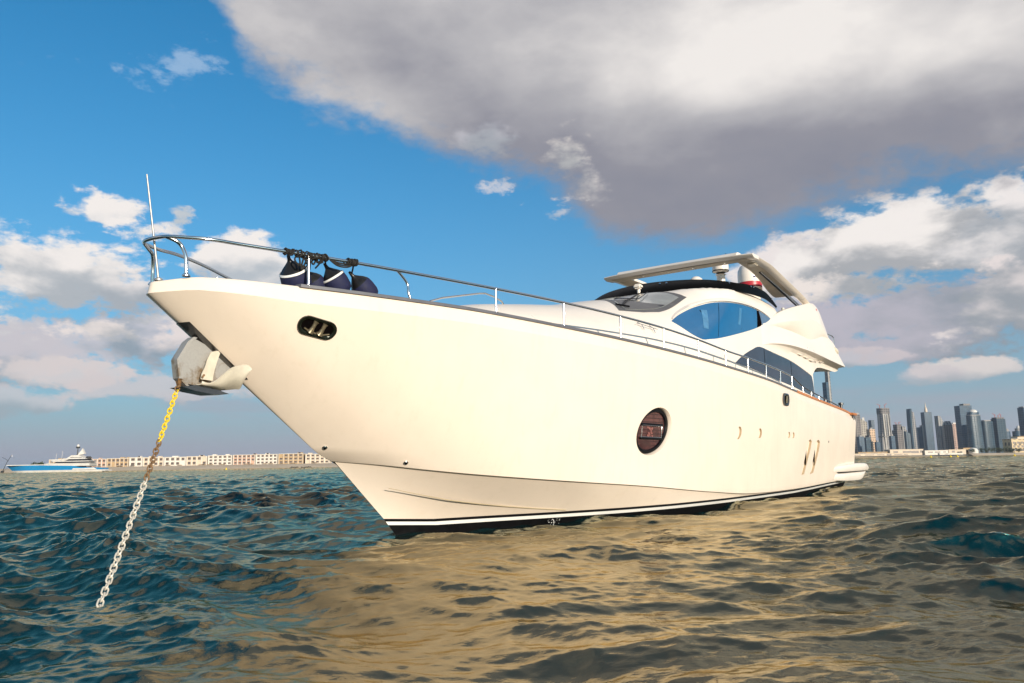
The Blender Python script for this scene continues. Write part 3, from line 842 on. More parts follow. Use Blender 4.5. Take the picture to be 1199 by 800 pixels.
def smooth_poly(pts, corners, n=4):
    """closed Catmull-Rom through pts, kept sharp at the given corner indices"""
    out = []; m = len(pts)
    for i in range(m):
        p0, p1, p2, p3 = [Vector(pts[(i+k) % m]) for k in (-1, 0, 1, 2)]
        if i in corners: p0 = p1
        if (i+1) % m in corners: p3 = p2
        for j in range(n):
            t = j/n
            out.append(.5*((2*p1)+(p2-p0)*t+(2*p0-5*p1+4*p2-p3)*t*t+(3*p1-p0-3*p2+p3)*t**3))
    return out
EYE = [(7.14, 4.29), (7.58, 4.48), (7.96, 4.63), (8.36, 4.78), (8.78, 4.91), (9.23, 5.03), (9.75, 5.12), (10.37, 5.19), (11.16, 5.26), (11.91, 5.30), (12.54, 5.31), (13.18, 5.28), (13.71, 5.24),
       (13.06, 5.03), (12.41, 4.83), (11.44, 4.59), (10.39, 4.36), (9.59, 4.19), (8.89, 4.05), (8.43, 3.98), (8.08, 3.93), (7.76, 3.98), (7.55, 4.05), (7.32, 4.18)]
eye = smooth_poly(EYE, (0, 12), 3)
fore = [p for p in eye if p.x <= 12.36]; aftp = [p for p in eye if p.x > 12.44]
def side_window():
    # split the outline at the dark mullion
    top = [p for p in eye[:37]]; bot = [p for p in eye[37:]]
    f_top = [p for p in top if p.x < 12.38]; f_bot = [p for p in bot if p.x < 12.38]
    a_top = [p for p in top if p.x > 12.46]; a_bot = [p for p in bot if p.x > 12.46]
    w = patch(eye, side_fn, .004, .22, 'side_window', M['dark'], yacht)
    patch(f_top+f_bot, side_fn, .010, .16, 'blue_pane', M['blue_glass'], w)
    patch(a_top+a_bot, side_fn, .010, .14, 'aft_pane', M['grey_blue'], w)
    for s0, s1, z0, z1 in ((9.50, 8.95, 5.05, 4.10),):      # hairline joint between the two blue panes
        pp = []
        for i in range(12):
            q = i/11; s = s0+(s1-s0)*q; z = z0+(z1-z0)*q; p, n_ = offset_pt(side_fn, s, z, .012); pp.append(L(*p))
        MB().tube(pp, .006, 6).build('pane_joint', M['dark_glass'], w)
    for q in ([(8.62, 4.76), (8.85, 4.78), (8.52, 4.24), (8.28, 4.24)], [(10.75, 5.12), (10.93, 5.12), (10.62, 4.62), (10.44, 4.62)]):
        patch(q, side_fn, .014, .1, 'pane_reflection', M['pane_reflection'], w)  # streaks of reflected light painted as pale strips on the glass
    # moulded brow along the upper edge of the opening
    mb = MB(); rows = []
    br = [p for p in eye[1:36]]
    for i, q in enumerate(br):
        f = math.sin(math.pi*min(1, max(0, (i+.5)/len(br))))**.5
        a, n_ = offset_pt(side_fn, q.x, q.y+.012, 0); h = .10*f
        p2, _ = offset_pt(side_fn, q.x-.02, q.y+.012+h, .0)
        rows.append([L(*(a+n_*.002)), L(*(a+n_*.06*f)), L(*(a+n_*.055*f+Vector((0, 0, .02)))), L(*(p2+n_*.002))])
    mb.grid(rows); mb.build('window_brow', M['white'], w, smooth=60)
M['script_blue'] = mat('blue_lettering', (.04, .05, .22), .4, var=.1)
M['pane_reflection'] = mat('reflection_on_blue_glass', (.06, .19, .34), .05, ior=1.5, var=.2, vscale=6)
M['grey_blue'] = mat('grey_blue_glass', (.10, .15, .23), .06, ior=1.5, var=.1)
side_window()
# the pale strips above paint reflections onto the blue pane; the windscreen across the front
WS = [(6.62, 0), (6.42, .63), (5.95, 1.12), (5.66, 1.36), (6.44, 1.59), (7.08, 1.69), (8.70, 1.755), (8.80, 1.2), (8.84, .6), (8.85, 0)]
ws_full = WS+[(s, -y) for s, y in WS[-2:0:-1]]
wsn = patch(ws_full, top_fn, .006, .18, 'windscreen', M['frame'], yacht)
WI = [(6.9, .05), (6.62, .66), (6.12, 1.15), (5.98, 1.36), (6.5, 1.50), (7.05, 1.57), (8.50, 1.62), (8.68, 1.15), (8.74, .6), (8.75, .05)]
patch(WI, top_fn, .012, .16, 'pane', M['grey_glass'], wsn)
patch([(s, -y) for s, y in WI][::-1], top_fn, .012, .16, 'pane', M['grey_glass'], wsn)
# instrument shelf seen dark through the lower half of the glass
patch([(6.6, .75), (6.14, 1.18), (6.02, 1.36), (6.5, 1.49), (7.05, 1.56), (7.75, 1.58), (7.3, 1.2), (7.0, .8)], top_fn, .016, .16, 'instrument_shelf', M['frame'], wsn)
mb = MB()
def wsp(s, y, d=.03): return L(*offset_pt(top_fn, s, y, d)[0])
for ds in (0, .10):
    mb.tube([wsp(6.05+ds, 1.22), wsp(6.6+ds, 1.05, .05), wsp(7.4+ds, .80, .05), wsp(8.5+ds, .52, .04)], .012, 6)
mb.tube([wsp(6.9, .62, .05), wsp(7.6, .95, .05), wsp(8.6, .75, .05)], .010, 6)
mb.tube([wsp(6.0, 1.1), wsp(6.2, 1.35, .045)], .02, 6)
mb.build('wiper', M['black'], wsn)
LOW_TOP = [(10.01, 3.55), (10.42, 3.72), (10.91, 3.89), (11.49, 4.06), (12.22, 4.22), (13.5, 4.19), (15.25, 4.14), (16.67, 4.02), (18.04, 3.86)]
LOW = LOW_TOP+[(18.17, 3.6), (18.22, 3.16), (16.65, 3.25), (15.37, 3.33), (14.01, 3.39), (12.57, 3.47), (11.01, 3.53)]
low = smooth_poly(LOW, (0, 8, 10), 4)
sw = patch(low, side_fn, .006, .3, 'saloon_window', M['dark_glass'], yacht)
for s, z0, z1 in ((12.6, 3.46, 4.2), (15.4, 3.33, 4.1)):
    MB().tube([L(*offset_pt(side_fn, s, z0+(z1-z0)*i/5, .008)[0]) for i in range(6)], .006, 6).build('pane_joint', M['black'], sw)
# grab handle on the trunk side and low hand rail on top of it
mb = MB()
hp = [L(*offset_pt(side_fn, 5.45+.62*i/6, 3.97-.07*i/6, .07)[0]) for i in range(7)]
mb.tube(hp, .008, 8)
for s, z in ((5.6, 3.955), (5.95, 3.915)):
    mb.tube([L(*offset_pt(side_fn, s, z+.09, .03)[0]), L(*offset_pt(side_fn, s, z, .06)[0]), L(*offset_pt(side_fn, s, z-.09, .03)[0])], .009, 6)
mb.build('grab_handle', M['steel'], yacht)
mb = MB(); mb.tube([L(.2, .5, 3.62), L(.28, .5, 3.83), L(.6, .5, 3.94), L(1.66, .5, 4.20), L(1.85, .5, 4.235), L(2.12, .5, 4.22), L(2.38, .5, 4.17), L(2.46, .5, 4.10), L(2.47, .5, 4.0)], .016, 8)
mb.build('foredeck_hand_rail', M['steel'], yacht)

# ---------------------------------------------------------------- flybridge windscreen, a black wrap-around band
VB = [(0, 9.08), (.35, 9.10), (.7, 9.22), (1.2, 9.50), (1.75, 9.98), (2.1, 10.55), (2.27, 11.1), (2.36, 12.2), (2.385, 13.3), (2.36, 14.0), (2.33, 14.72)]
VBz = [5.50, 5.50, 5.515, 5.54, 5.585, 5.63, 5.68, 5.78, 5.84, 5.825, 5.77]
VT = [(0, 10.0), (.3, 10.02), (.72, 10.12), (1.15, 10.30), (1.55, 10.52), (1.93, 10.80), (2.22, 11.15), (2.34, 11.9), (2.36, 12.6), (2.355, 13.45), (2.34, 14.1), (2.33, 14.8)]
VTz = [6.0, 6.0, 6.0, 6.0, 5.985, 5.95, 5.915, 5.985, 6.035, 6.05, 5.98, 5.81]
VB = [(0, 9.08), (.35, 9.10), (.7, 9.20), (1.2, 9.44), (1.65, 9.80), (2.0, 10.2), (2.24, 10.7), (2.36, 11.4), (2.385, 12.3), (2.385, 13.3), (2.36, 14.0), (2.33, 14.72)]
VBz = [5.50, 5.50, 5.51, 5.53, 5.56, 5.59, 5.63, 5.69, 5.77, 5.83, 5.82, 5.77]
def visor():
    mb = MB(); n_ = len(VB)
    fb = [pchip([(i, VB[i][k]) for i in range(n_)]) for k in (0, 1)]; fbz = pchip([(i, VBz[i]) for i in range(n_)])
    ft = [pchip([(i, VT[i][k]) for i in range(n_)]) for k in (0, 1)]; ftz = pchip([(i, VTz[i]) for i in range(n_)])
    rows = []
    for sg, rng_ in ((-1, lins(11, 0, 45)), (1, lins(0, 11, 45)[1:])):
        for q in rng_:
            b = Vector((fb[1](q), sg*fb[0](q), fbz(q))); t = Vector((ft[1](q), sg*ft[0](q), ftz(q)))
            inn = Vector((.05, -sg*.02*min(1, q), 0)); m_ = b.lerp(t, .5)-inn*.6
            rows.append([L(*(b-Vector((0, 0, .03)))), L(*b.lerp(t, .03)), L(*m_), L(*t), L(*(t+inn)), L(*(b.lerp(t, .5)+inn*1.3)), L(*(b+inn-Vector((0, 0, .03))))])
    mb.grid(rows, close_v=True)
    for r_ in (rows[0], rows[-1]): mb.add(r_, [tuple(range(7))])
    v = mb.build('flybridge_windscreen', M['black_glass'], yacht, smooth=40)
    mb = MB()
    for q in (1.6, 2.0, 5.6, 7.4, 7.7, 10.1):
        p = Vector((fb[1](q), fb[0](q), fbz(q))).lerp(Vector((ft[1](q), ft[0](q), ftz(q))), .78)
        mb = MB().lathe([(.022, -.01), (.022, .03), (0, .035)], L(p.x, p.y, p.z), L(-.4, .75, .4), 10)
        mb.build('screen_bolt', M['steel'], v)
visor()
# searchlight at the foot of the screen
t_ = MB().lathe([(.05, -.06), (.045, .09), (.06, .10)], L(9.25, .2, 5.58), (0, 0, 1), 14)
t_.box(L(9.22, .2, 5.745), (.20, .22, .13), bevel=.04); t_.build('searchlight', M['white'], yacht)

# ---------------------------------------------------------------- flybridge: overhang, fold and coaming as one moulding
zi_ = pchip([(12.2, 4.22), (13.5, 4.20), (15.24, 4.15), (16.65, 4.03), (17.4, 3.95), (18.0, 3.88), (18.3, 4.02), (18.8, 4.22), (19.6, 4.29), (21.55, 4.32), (22.2, 4.42)])
ye_ = pchip([(12.2, 2.475), (13, 2.51), (14.5, 2.62), (16, 2.72), (18, 2.8), (21.9, 2.8), (22.2, 2.74)])
ze_ = pchip([(12.2, 4.25), (13.0, 4.40), (14.04, 4.51), (14.77, 4.55), (15.65, 4.57), (16.7, 4.57), (17.9, 4.55), (21.9, 4.52), (22.2, 4.56)])
yf_ = pchip([(12.2, 2.462), (14, 2.475), (17, 2.55), (20, 2.6), (22.2, 2.6)])
zf_ = pchip([(12.2, 4.80), (13.29, 4.985), (13.98, 5.05), (14.75, 5.08), (15.9, 5.10), (17.45, 5.08), (18.45, 5.20), (19.6, 5.42), (20.67, 5.44), (21.33, 5.32), (21.85, 5.05), (22.2, 4.66)])
yb_ = pchip([(12.2, 2.455), (13.3, 2.47), (14.33, 2.53), (15.31, 2.64), (16.6, 2.69), (18.9, 2.70), (20.0, 2.64), (20.5, 2.60), (22.2, 2.58)])
zb_ = pchip([(12.2, 4.84), (13.24, 4.995), (14.33, 5.21), (15.31, 5.38), (16.64, 5.58), (18.23, 5.77), (18.89, 5.76), (19.29, 5.68), (19.9, 5.55), (20.5, 5.47), (21.33, 5.34), (21.85, 5.07), (22.2, 4.67)])
yt_ = pchip([(12.2, 2.43), (14, 2.425), (20, 2.45), (22.2, 2.52)])
zt_ = pchip([(12.2, 4.90), (13.1, 5.06), (13.7, 5.27), (14.8, 5.63), (15.93, 5.92), (17.62, 6.30), (18.6, 6.51), (19.19, 6.59), (19.7, 6.50), (20.14, 6.27), (20.45, 5.98), (20.62, 5.56), (21.33, 5.37), (21.85, 5.09), (22.2, 4.69)])
def build_flybridge():
    mb = MB(); ss = sorted(set([12.2+.2*i for i in range(51)]+[20.3, 20.45, 20.55, 20.62, 21.9, 22.05, 22.2]))
    rows = []
    for s in ss:
        if s > 22.2: continue
        zi, ye, ze, yf, zf, yb, zb, yt, zt = [f(s) for f in (zi_, ye_, ze_, yf_, zf_, yb_, zb_, yt_, zt_)]
        zb = min(zb, zt-.01); g = min(1, (s-12.2)/2.5)
        sh = .06*max(0, 1-(s-12.2)/.5)
        yi, ye, yf, yb, yt = 2.466-sh, ye-sh, yf-sh, yb-sh, yt-sh; w = ye-yi; h = ze-zi
        under = [(yi-.06, zi+.02), (yi, zi), (yi+.004+.02*w, zi+.34*h), (yi+.10*w+.006, zi+.66*h), (yi+.45*w, zi+.88*h), (ye-.02*g, ze-.012)]
        face = [(ye, ze), (ye-.008, ze+.03*g), (ye+(yf-ye)*.45+.012*g, ze+(zf-ze)*.42), (ye+(yf-ye)*.8+.008*g, ze+(zf-ze)*.76), (yf, zf)]
        coam = [(yf+.35*(yb-yf), zf+.22*(zb-zf)), (yf+.75*(yb-yf), zf+.6*(zb-zf)), (yb, zb), (yb-.004-.1*(yb-yt), zb+.1*(zt-zb)), (yb+.55*(yt-yb)+.01, zb+.55*(zt-zb)), (yt+.01, zt-.03*min(1, (zt-zb)*5)), (yt-.02, zt), (yt-.14, zt), (yt-.17, zt-.03)]
        inn = [(yt-.20, min(zt-.05, 4.95)), (1.2, min(zt-.05, 4.9)), (0, min(zt-.05, 4.9))]
        half = under+face+coam+inn
        full = [(p[0], p[1]) for p in half]+[(-p[0], p[1]) for p in half[-2::-1]]
        rows.append([L(s, y, z) for y, z in full])
    nu = 6; nc = len(rows[0])
    mb.grid(rows)
    mb.add(rows[-1], [tuple(range(nc))]); mb.add(rows[0], [tuple(range(nc))])
    # ceiling of the cockpit under the overhang
    mb.grid([[L(s, y, zi_(s)+.02+(.10 if abs(y) < 2.2 else 0)) for y in (-2.405, -2.25, -1, 0, 1, 2.25, 2.405)] for s in lins(12.3, 22.15, 30)])
    return mb.build('flybridge', M['white'], yacht, smooth=28)
fly = build_flybridge()
for k, s in enumerate((16.3, 17.0, 17.7, 18.4, 19.1)):
    mb = MB(); zi, ye, ze = zi_(s), ye_(s), ze_(s); w = ye-2.466; h = ze-zi
    mb.box(L(s, 2.466+.33*w, zi+.72*h-.012), (.34, .05, .018), rot=rotz(-.1), bevel=.006)
    mb.build('overhang_vent_louvre', M['white'], fly)
MB().box(L(19.9, 0, 4.38), (2.9, 4.5, .06), bevel=.03).build('overhang_shade_panel', M['frame'], fly)  # dark panel that puts the overhang's shade into its colour
MB().box(L(18.9, 1.9, 4.09), (.22, .5, .14), bevel=.03).build('cockpit_ceiling_light', M['bronze'], fly)
MB().lathe([(.07, -.02), (.07, .05), (.05, .08), (0, .09)], L(19.26, 2.44, 6.35), L(0, 1, .1), 16).build('port_navigation_light', M['red'], fly)
# aft deck locker rail and the little lifebuoy housing below it
mb = MB(); mb.tube([L(20.72, 2.45, 5.45), L(20.74, 2.45, 5.70), L(21.0, 2.45, 5.72), L(21.8, 2.45, 5.74), L(22.0, 2.45, 5.70), L(22.0, 2.45, 5.3)], .02, 8); mb.tube([L(21.35, 2.45, 5.35), L(21.35, 2.45, 5.73)], .018, 8)
mb.build('aft_rail', M['steel'], fly)
mb = MB(); mb.lathe([(.001, -.22), (.06, -.20), (.085, -.1), (.085, .1), (.06, .2), (.001, .22)], L(21.2, 2.66, 5.07), L(1, 0, -.35), 14); mb.build('lifebuoy_light', M['fluke'], fly)
mb = MB().lathe([(.08, 0), (.08, .1), (.05, .16), (.05, .2), (0, .21)], L(15.75, 2.25, 5.72), (0, 0, 1), 12); mb.build('deck_speaker', M['fluke'], fly)

# ---------------------------------------------------------------- hardtop: frame round an open roof, sweeping down aft into two legs
zo_ = pchip([(12.15, 6.985), (13.2, 7.03), (14.1, 7.045), (15.0, 6.98), (16.05, 6.88), (17.0, 6.80), (17.9, 6.71), (18.87, 6.56), (19.3, 6.46)])
yo_ = pchip([(12.1, 2.30), (12.3, 2.38), (12.7, 2.41), (16, 2.42), (18.9, 2.42), (19.3, 2.42)])
yn_ = pchip([(12.9, 1.75), (15, 1.70), (17.2, 1.55), (17.45, 1.60), (17.5, 2.18), (18.4, 2.22), (19.3, 2.25)])
def build_hardtop():
    mb = MB()
    T = .10
    for sg in (1, -1):
        rows = []
        for s in [12.9+.15*i for i in range(30)]+[17.45, 17.5]+[17.7+.2*i for i in range(9)]:
            if s > 19.3: continue
            zo, yo, yn = zo_(s), yo_(s), yn_(s); zn = zo-.02*(s-12.9)/2
            rows.append([L(s, sg*yn, zn), L(s, sg*yn, zn-T*.8), L(s, sg*(yo-.22), zo-T-.02), L(s, sg*(yo-.05), zo-T*.9), L(s, sg*yo, zo-T*.45), L(s, sg*(yo-.03), zo-.01), L(s, sg*(yo-.12), zo)])
        mb.grid(rows, close_v=True, flip=(sg < 0)); mb.add(rows[0], [tuple(range(7))]); mb.add(rows[-1], [tuple(range(7))])
    # front beam, its leading edge slightly bowed
    rows = []
    for y in lins(-2.41, 2.41, 33):
        f = 12.13+.10*(abs(y)/2.41)**6*1.0+.02*abs(y); z = 6.985+.02*(1-(y/2.41)**2)
        b = 12.902
        rows.append([L(f, y, z-.035), L(f+.05, y, z), L(b, y, z+.03), L(b, y, z-T+.03), L(f+.2, y, z-T-.005), L(f+.05, y, z-.07)])
    mb.grid(rows, close_v=True); mb.add(rows[0], [tuple(range(6))]); mb.add(rows[-1], [tuple(range(6))])
    o = mb.build('hardtop', [M['white']], yacht, smooth=35)
    # underside lining
    mb = MB()
    for sg in (1, -1):
        mb.grid([[L(s, sg*(yn_(s)+.03), zo_(s)-.02*(s-12.9)/2-T*.8-.008), L(s, sg*(yo_(s)-.24), zo_(s)-T-.028)] for s in lins(12.95, 17.4, 24)])
    mb.grid([[L(12.38, y, 6.88), L(12.88, y, 6.912)] for y in lins(-2.2, 2.2, 12)])
    mb.build('underside_lining', M['soffit'], o, smooth=30)
    # the raised sliding roof rails in front
    mb = MB(); mb.grid([[L(12.24, y, 7.00), L(12.34, y, 7.085), L(12.50, y, 7.115), L(12.86, y, 7.12), L(12.86, y, 6.99)] for y in lins(-1.91, 1.95, 9)], close_v=True); mb.add([L(12.24, 1.95, 7.00), L(12.34, 1.95, 7.085), L(12.50, 1.95, 7.115), L(12.86, 1.95, 7.12), L(12.86, 1.95, 6.99)], [(0, 1, 2, 3, 4)]); mb.build('sliding_roof_box', M['white'], o)
    mb = MB()
    for y in (-1.2, .5, 1.5):
        mb = MB().lathe([(.055, 0), (.055, -.012), (.03, -.016), (0, -.016)], L(12.62, y, 6.897), (0, 0, 1), 12)
        mb.build('spot_light', M['steel'], o)
    mb = MB().box(L(13.35, 2.08, 6.90), (.34, .26, .05), bevel=.02); mb.build('hatch_cover', M['fluke'], o)
    for sg in (1, -1):
        MB().tube([L(14.45, sg*2.0, 6.92), L(18.75, sg*2.06, 6.50)], .030, 10).build('brace', M['steel'], o)
        MB().tube([L(14.47, sg*1.96, 6.90), L(18.75, sg*2.0, 6.46)], .028, 8).build('brace_seal', M['black'], o)
build_hardtop()
# domes and radar standing on the flybridge
mb = MB().lathe([(.10, -1.4), (.10, -.3), (.21, -.26), (.235, -.16), (.225, -.04), (.17, .08), (.09, .145), (0, .165)], L(11.45, 1.0, 6.17), (0, 0, 1), 22)
mb.build('satellite_dome', M['white'], yacht)
mb = MB().lathe([(.13, -1.9), (.13, 0), (.17, .02)], L(13.6, 1.0, 6.78), (0, 0, 1), 18)
rm = mb.build('radar_pedestal', M['white'], yacht)
MB().lathe([(.15, .0), (.24, .05), (.25, .12), (.25, .26), (.20, .31), (0, .33)], L(13.6, 1.0, 6.86), (0, 0, 1), 24).build('radar_cap', M['white'], rm)
MB().lathe([(.252, .0), (.255, .03), (.22, .04)], L(13.6, 1.0, 6.90), (0, 0, 1), 24).build('shadow_band', M['black'], rm)
MB().tube([L(13.5, 1.2, 7.1), L(13.45, 1.25, 7.42)], .012, 6).build('whip_aerial', M['black'], rm)
mb = MB().lathe([(.28, -2.0), (.32, -.55), (.39, -.42), (.39, .2)], L(16.05, 1.15, 7.0), (0, 0, 1), 26)
sd = mb.build('satcom_dome', M['white'], yacht)
MB().lathe([(.39, .2), (.375, .38), (.30, .54), (.16, .63), (0, .65)], L(16.05, 1.15, 7.0), (0, 0, 1), 26).build('dome_cap', M['white'], sd)
MB().lathe([(.393, -.22), (.395, -.2), (.395, -.06), (.393, -.04)], L(16.05, 1.15, 7.0), (0, 0, 1), 26).build('red_band', M['red'], sd)

for i in range(5):
    pp = [L(16.05, 1.15, 7.0)+Vector((.394*math.cos(a), .394*math.sin(a), .10+.02*math.sin(9*a+i))) for a in lins(.62+.22*i, .62+.22*i+.17, 7)]
    MB().tube(pp, [.012, .03, .022, .034, .02, .028, .012], 6).build('blue_lettering', M['script_blue'], sd)
# ---------------------------------------------------------------- swim platform and stern
def platform():
    def body(name, par, prof, yp, m, s0, s1, n=40):
        mb = MB(); rows = []
        for s in lins(s0, s1, n):
            y = yp(s); zt, zb_ = prof(s); h = zt-zb_; e = min(.05, h*.4)
            r_ = [(y-.03, zb_), (y, zb_+e), (y, zt-e), (y-.02, zt-.3*e), (y-.06, zt)]
            rows.append([L(s, a, b) for a, b in r_]+[L(s, -a, b) for a, b in r_[::-1]])
        mb.grid(rows, close_v=True); mb.add(rows[0], [tuple(range(10))]); mb.add(rows[-1], [tuple(range(10))])
        return mb.build(name, m, par, smooth=35)
    zt = pchip([(18.0, .74), (19, .80), (22, .87), (23.7, .85), (24.2, .78), (24.7, .66)]); zb = pchip([(18, .60), (24.0, .585), (24.7, .60)])
    yp = pchip([(18.0, 2.70), (19.0, 2.84), (20.5, 2.95), (23, 2.96), (24.3, 2.90), (24.7, 2.78)])
    p = body('swim_platform', yacht, lambda s: (zt(s), zb(s)), yp, M['white'], 18.0, 24.7)
    y2 = pchip([(18, 2.66), (19, 2.78), (20.5, 2.87), (23.8, 2.86)]); zb2 = pchip([(18, .36), (20, .28), (22.5, .24), (23.2, .28), (23.85, .52)])
    body('platform_support', p, lambda s: (.545, zb2(s)), y2, M['white'], 18.0, 23.85)
    body('platform_gap', p, lambda s: (.60, .535), lambda s: y2(s)-.02, M['black'], 19.0, 23.7)
platform()

# ---------------------------------------------------------------- guard rail: bow ring, top rail, stanchions
RT_ = [(-4.44, 0, 3.89), (-4.42, .11, 3.895), (-4.35, .24, 3.905), (-4.20, .38, 3.905), (-3.95, .55, 3.905), (-3.62, .67, 3.90), (-3.06, .90, 3.885), (-2.34, 1.16, 3.875), (-1.39, 1.45, 3.86), (.29, 1.87, 3.845), (1.9, 2.16, 3.845), (3.6, 2.40, 3.83), (5.24, 2.57, 3.80), (6.85, 2.70, 3.735), (8.34, 2.78, 3.66), (9.81, 2.84, 3.625), (11.25, 2.88, 3.585), (12.55, 2.89, 3.54), (13.7, 2.90, 3.475)]
def crv(pts, n=6):
    P = [Vector(p) for p in pts]; out = []
    for i in range(len(P)-1):
        p0, p1, p2, p3 = P[max(i-1, 0)], P[i], P[i+1], P[min(i+2, len(P)-1)]
        for j in range(n):
            t = j/n; out.append(.5*((2*p1)+(p2-p0)*t+(2*p0-5*p1+4*p2-p3)*t*t+(3*p1-p0-3*p2+p3)*t**3))
    out.append(P[-1]); return out
port = [L(*p) for p in RT_]; star = [L(p[0], -p[1], p[2]+.10*math.sin(math.pi*min(1, max(0, (p[0]+4.4)/2.4)))) for p in RT_]
low_rail = [(13.7, 2.90, 3.475), (14.05, 2.90, 3.41), (14.85, 2.91, 3.25), (15.8, 2.92, 3.16), (16.79, 2.915, 3.09), (17.75, 2.91, 3.025), (18.8, 2.9, 2.965), (19.8, 2.88, 2.91)]
rail = MB().tube(crv(star[::-1]+port[1:], 6), .023, 10).build('top_rail', M['steel'], yacht)
for sg in (1, -1):
    MB().tube(crv([L(p[0], sg*p[1], p[2]) for p in low_rail], 5), .02, 10).build('aft_side_rail', M['steel_dark'], yacht)
ST = [((-2.78, 1.0, 3.88), (-2.78, 1.01, 3.43), 0), ((-1.51, 1.41, 3.86), (-1.28, 1.48, 3.43), 1), ((.28, 1.87, 3.845), (.28, 1.87, 3.42), 0), ((1.9, 2.16, 3.845), (1.89, 2.16, 3.40), 0), ((3.6, 2.40, 3.83), (3.59, 2.40, 3.37), 0), ((5.24, 2.57, 3.80), (5.2, 2.57, 3.34), 0), ((6.82, 2.70, 3.735), (6.78, 2.70, 3.30), 0), ((8.34, 2.78, 3.66), (8.31, 2.78, 3.25), 0), ((9.85, 2.84, 3.625), (9.8, 2.84, 3.21), 0), ((11.25, 2.88, 3.585), (11.18, 2.88, 3.16), 0), ((12.55, 2.89, 3.54), (12.47, 2.89, 3.11), 0), ((13.7, 2.90, 3.475), (13.66, 2.90, 3.05), 0),
      ((14.85, 2.91, 3.25), (14.82, 2.91, 2.98), 0), ((15.8, 2.92, 3.16), (15.77, 2.92, 2.95), 0), ((16.79, 2.915, 3.09), (16.77, 2.915, 2.91), 0), ((17.75, 2.91, 3.025), (17.72, 2.91, 2.87), 0), ((18.6, 2.9, 2.975), (18.57, 2.9, 2.84), 0), ((19.75, 2.88, 2.91), (19.8, 2.88, 2.8), 0)]
for sg in (1, -1):
    for a, b, cv in ST:
        A, B = L(a[0], sg*a[1], a[2]), L(b[0], sg*b[1], b[2])
        if cv: path = crv([A, A.lerp(B, .12)+Vector((-.06, 0, -.01)), A.lerp(B, .38)+Vector((-.10, 0, .0)), A.lerp(B, .7)+Vector((-.03, 0, 0)), B], 5)
        else: path = [A, B]
        mb = MB().tube(path, .019, 10); mb.lathe([(.045, -.004), (.045, .012), (.026, .03)], B, (0, 0, 1), 12)
        mb.build('stanchion', M['steel'], yacht)
    P = crv([L(-4.35, sg*.24, 3.905), L(-4.25, sg*.30, 3.86), L(-4.185, sg*.32, 3.80), L(-4.15, sg*.36, 3.66), L(-4.14, sg*.37, 3.43)], 6)
    mb = MB().tube(P, .024, 10); mb.lathe([(.05, -.004), (.05, .012), (.03, .03)], P[-1], (0, 0, 1), 12); mb.build('bow_stay', M['steel'], yacht)
mb = MB().tube([L(-4.27, 0, 3.36), L(-4.30, 0, 3.55), L(-4.505, 0, 4.71)], [.015, .014, .010], 10)
mb.lathe([(.05, 0), (.05, .02), (.024, .04)], L(-4.275, 0, 3.40), (0, 0, 1), 12); mb.build('flagstaff', M['steel_worn'], yacht)
# round black bollard at the after end of the low rail
mb = MB().lathe([(.05, 0), (.05, .16), (.09, .18), (.09, .25), (0, .27)], L(20.3, 2.86, 2.80), (0, 0, 1), 14); mb.build('mooring_bollard', M['steel_dark'], yacht)

# ---------------------------------------------------------------- anchor pocket, anchor, chain
def pocket_patch():
    mb = MB()
    for sg in (1, -1):
        rows = []
        for t in lins(.555, .86, 14):
            r_ = []
            for w in (0, .010, .022, .037, .050+.005*(.86-t)):
                p, n_ = offset_pt(tu_fn, t, max(w, .0015), .012); 
                if w == 0: p.y = 0; p.x -= .012
                r_.append(L(p.x, sg*p.y, p.z))
            rows.append(r_)
        mb.grid(rows, flip=sg < 0)
    return mb.build('anchor_pocket', M['steel_dark'], yacht, smooth=50)
pocket_patch()
anchor = empty('anchor', Wd(-3.72, 0, 2.45), YR); tag(anchor, 'cream and steel anchor hauled up under the bow, chain hanging from it', 'anchor')
AO = Vector((-3.72, 0, 2.45))
def LA(s, y, z): return L(s, y, z)-L(*AO)
pl = [(-3.78, 2.73), (-3.86, 2.665), (-3.98, 2.44), (-3.94, 2.23), (-3.86, 2.15), (-3.66, 2.13), (-3.35, 2.18), (-3.10, 2.33), (-3.32, 2.52), (-3.46, 2.64), (-3.62, 2.67)]
mb = MB().prism([LA(s, .0, z) for s, z in pl], (0, .055, 0)); sk = mb.build('shank_plate', M['anchor_steel'], anchor, smooth=0)
mb = MB()
front = [(-3.80, 2.75), (-3.88, 2.68), (-4.015, 2.44), (-3.975, 2.21), (-3.87, 2.12)]
rows = []
for s, z in front: rows.append([LA(s, -.066, z), LA(s, .066, z), LA(s+.05, .068, z-.005), LA(s+.05, -.068, z-.005)])
mb.grid(rows, close_v=True); mb.build('front_edge', M['anchor_steel'], anchor, smooth=20)
FA = [(-3.597, .14, 2.563), (-3.648, .15, 2.468), (-3.686, .16, 2.365), (-3.731, .17, 2.274), (-3.752, .18, 2.206)]
FB = [(-3.428, .115, 2.613), (-3.467, .115, 2.513), (-3.506, .12, 2.397), (-3.533, .125, 2.295), (-3.555, .14, 2.203)]
FR = [(-3.74, .2, 2.174), (-3.664, .25, 2.149), (-3.591, .30, 2.199), (-3.531, .35, 2.276), (-3.457, .40, 2.35), (-3.359, .42, 2.387), (-3.244, .42, 2.409), (-3.182, .40, 2.392)]
FK = [(-3.755, .10, 2.137), (-3.597, .10, 2.126), (-3.461, .12, 2.09), (-3.349, .14, 2.097), (-3.25, .18, 2.112), (-3.201, .22, 2.118), (-3.211, .30, 2.207), (-3.185, .38, 2.359)]
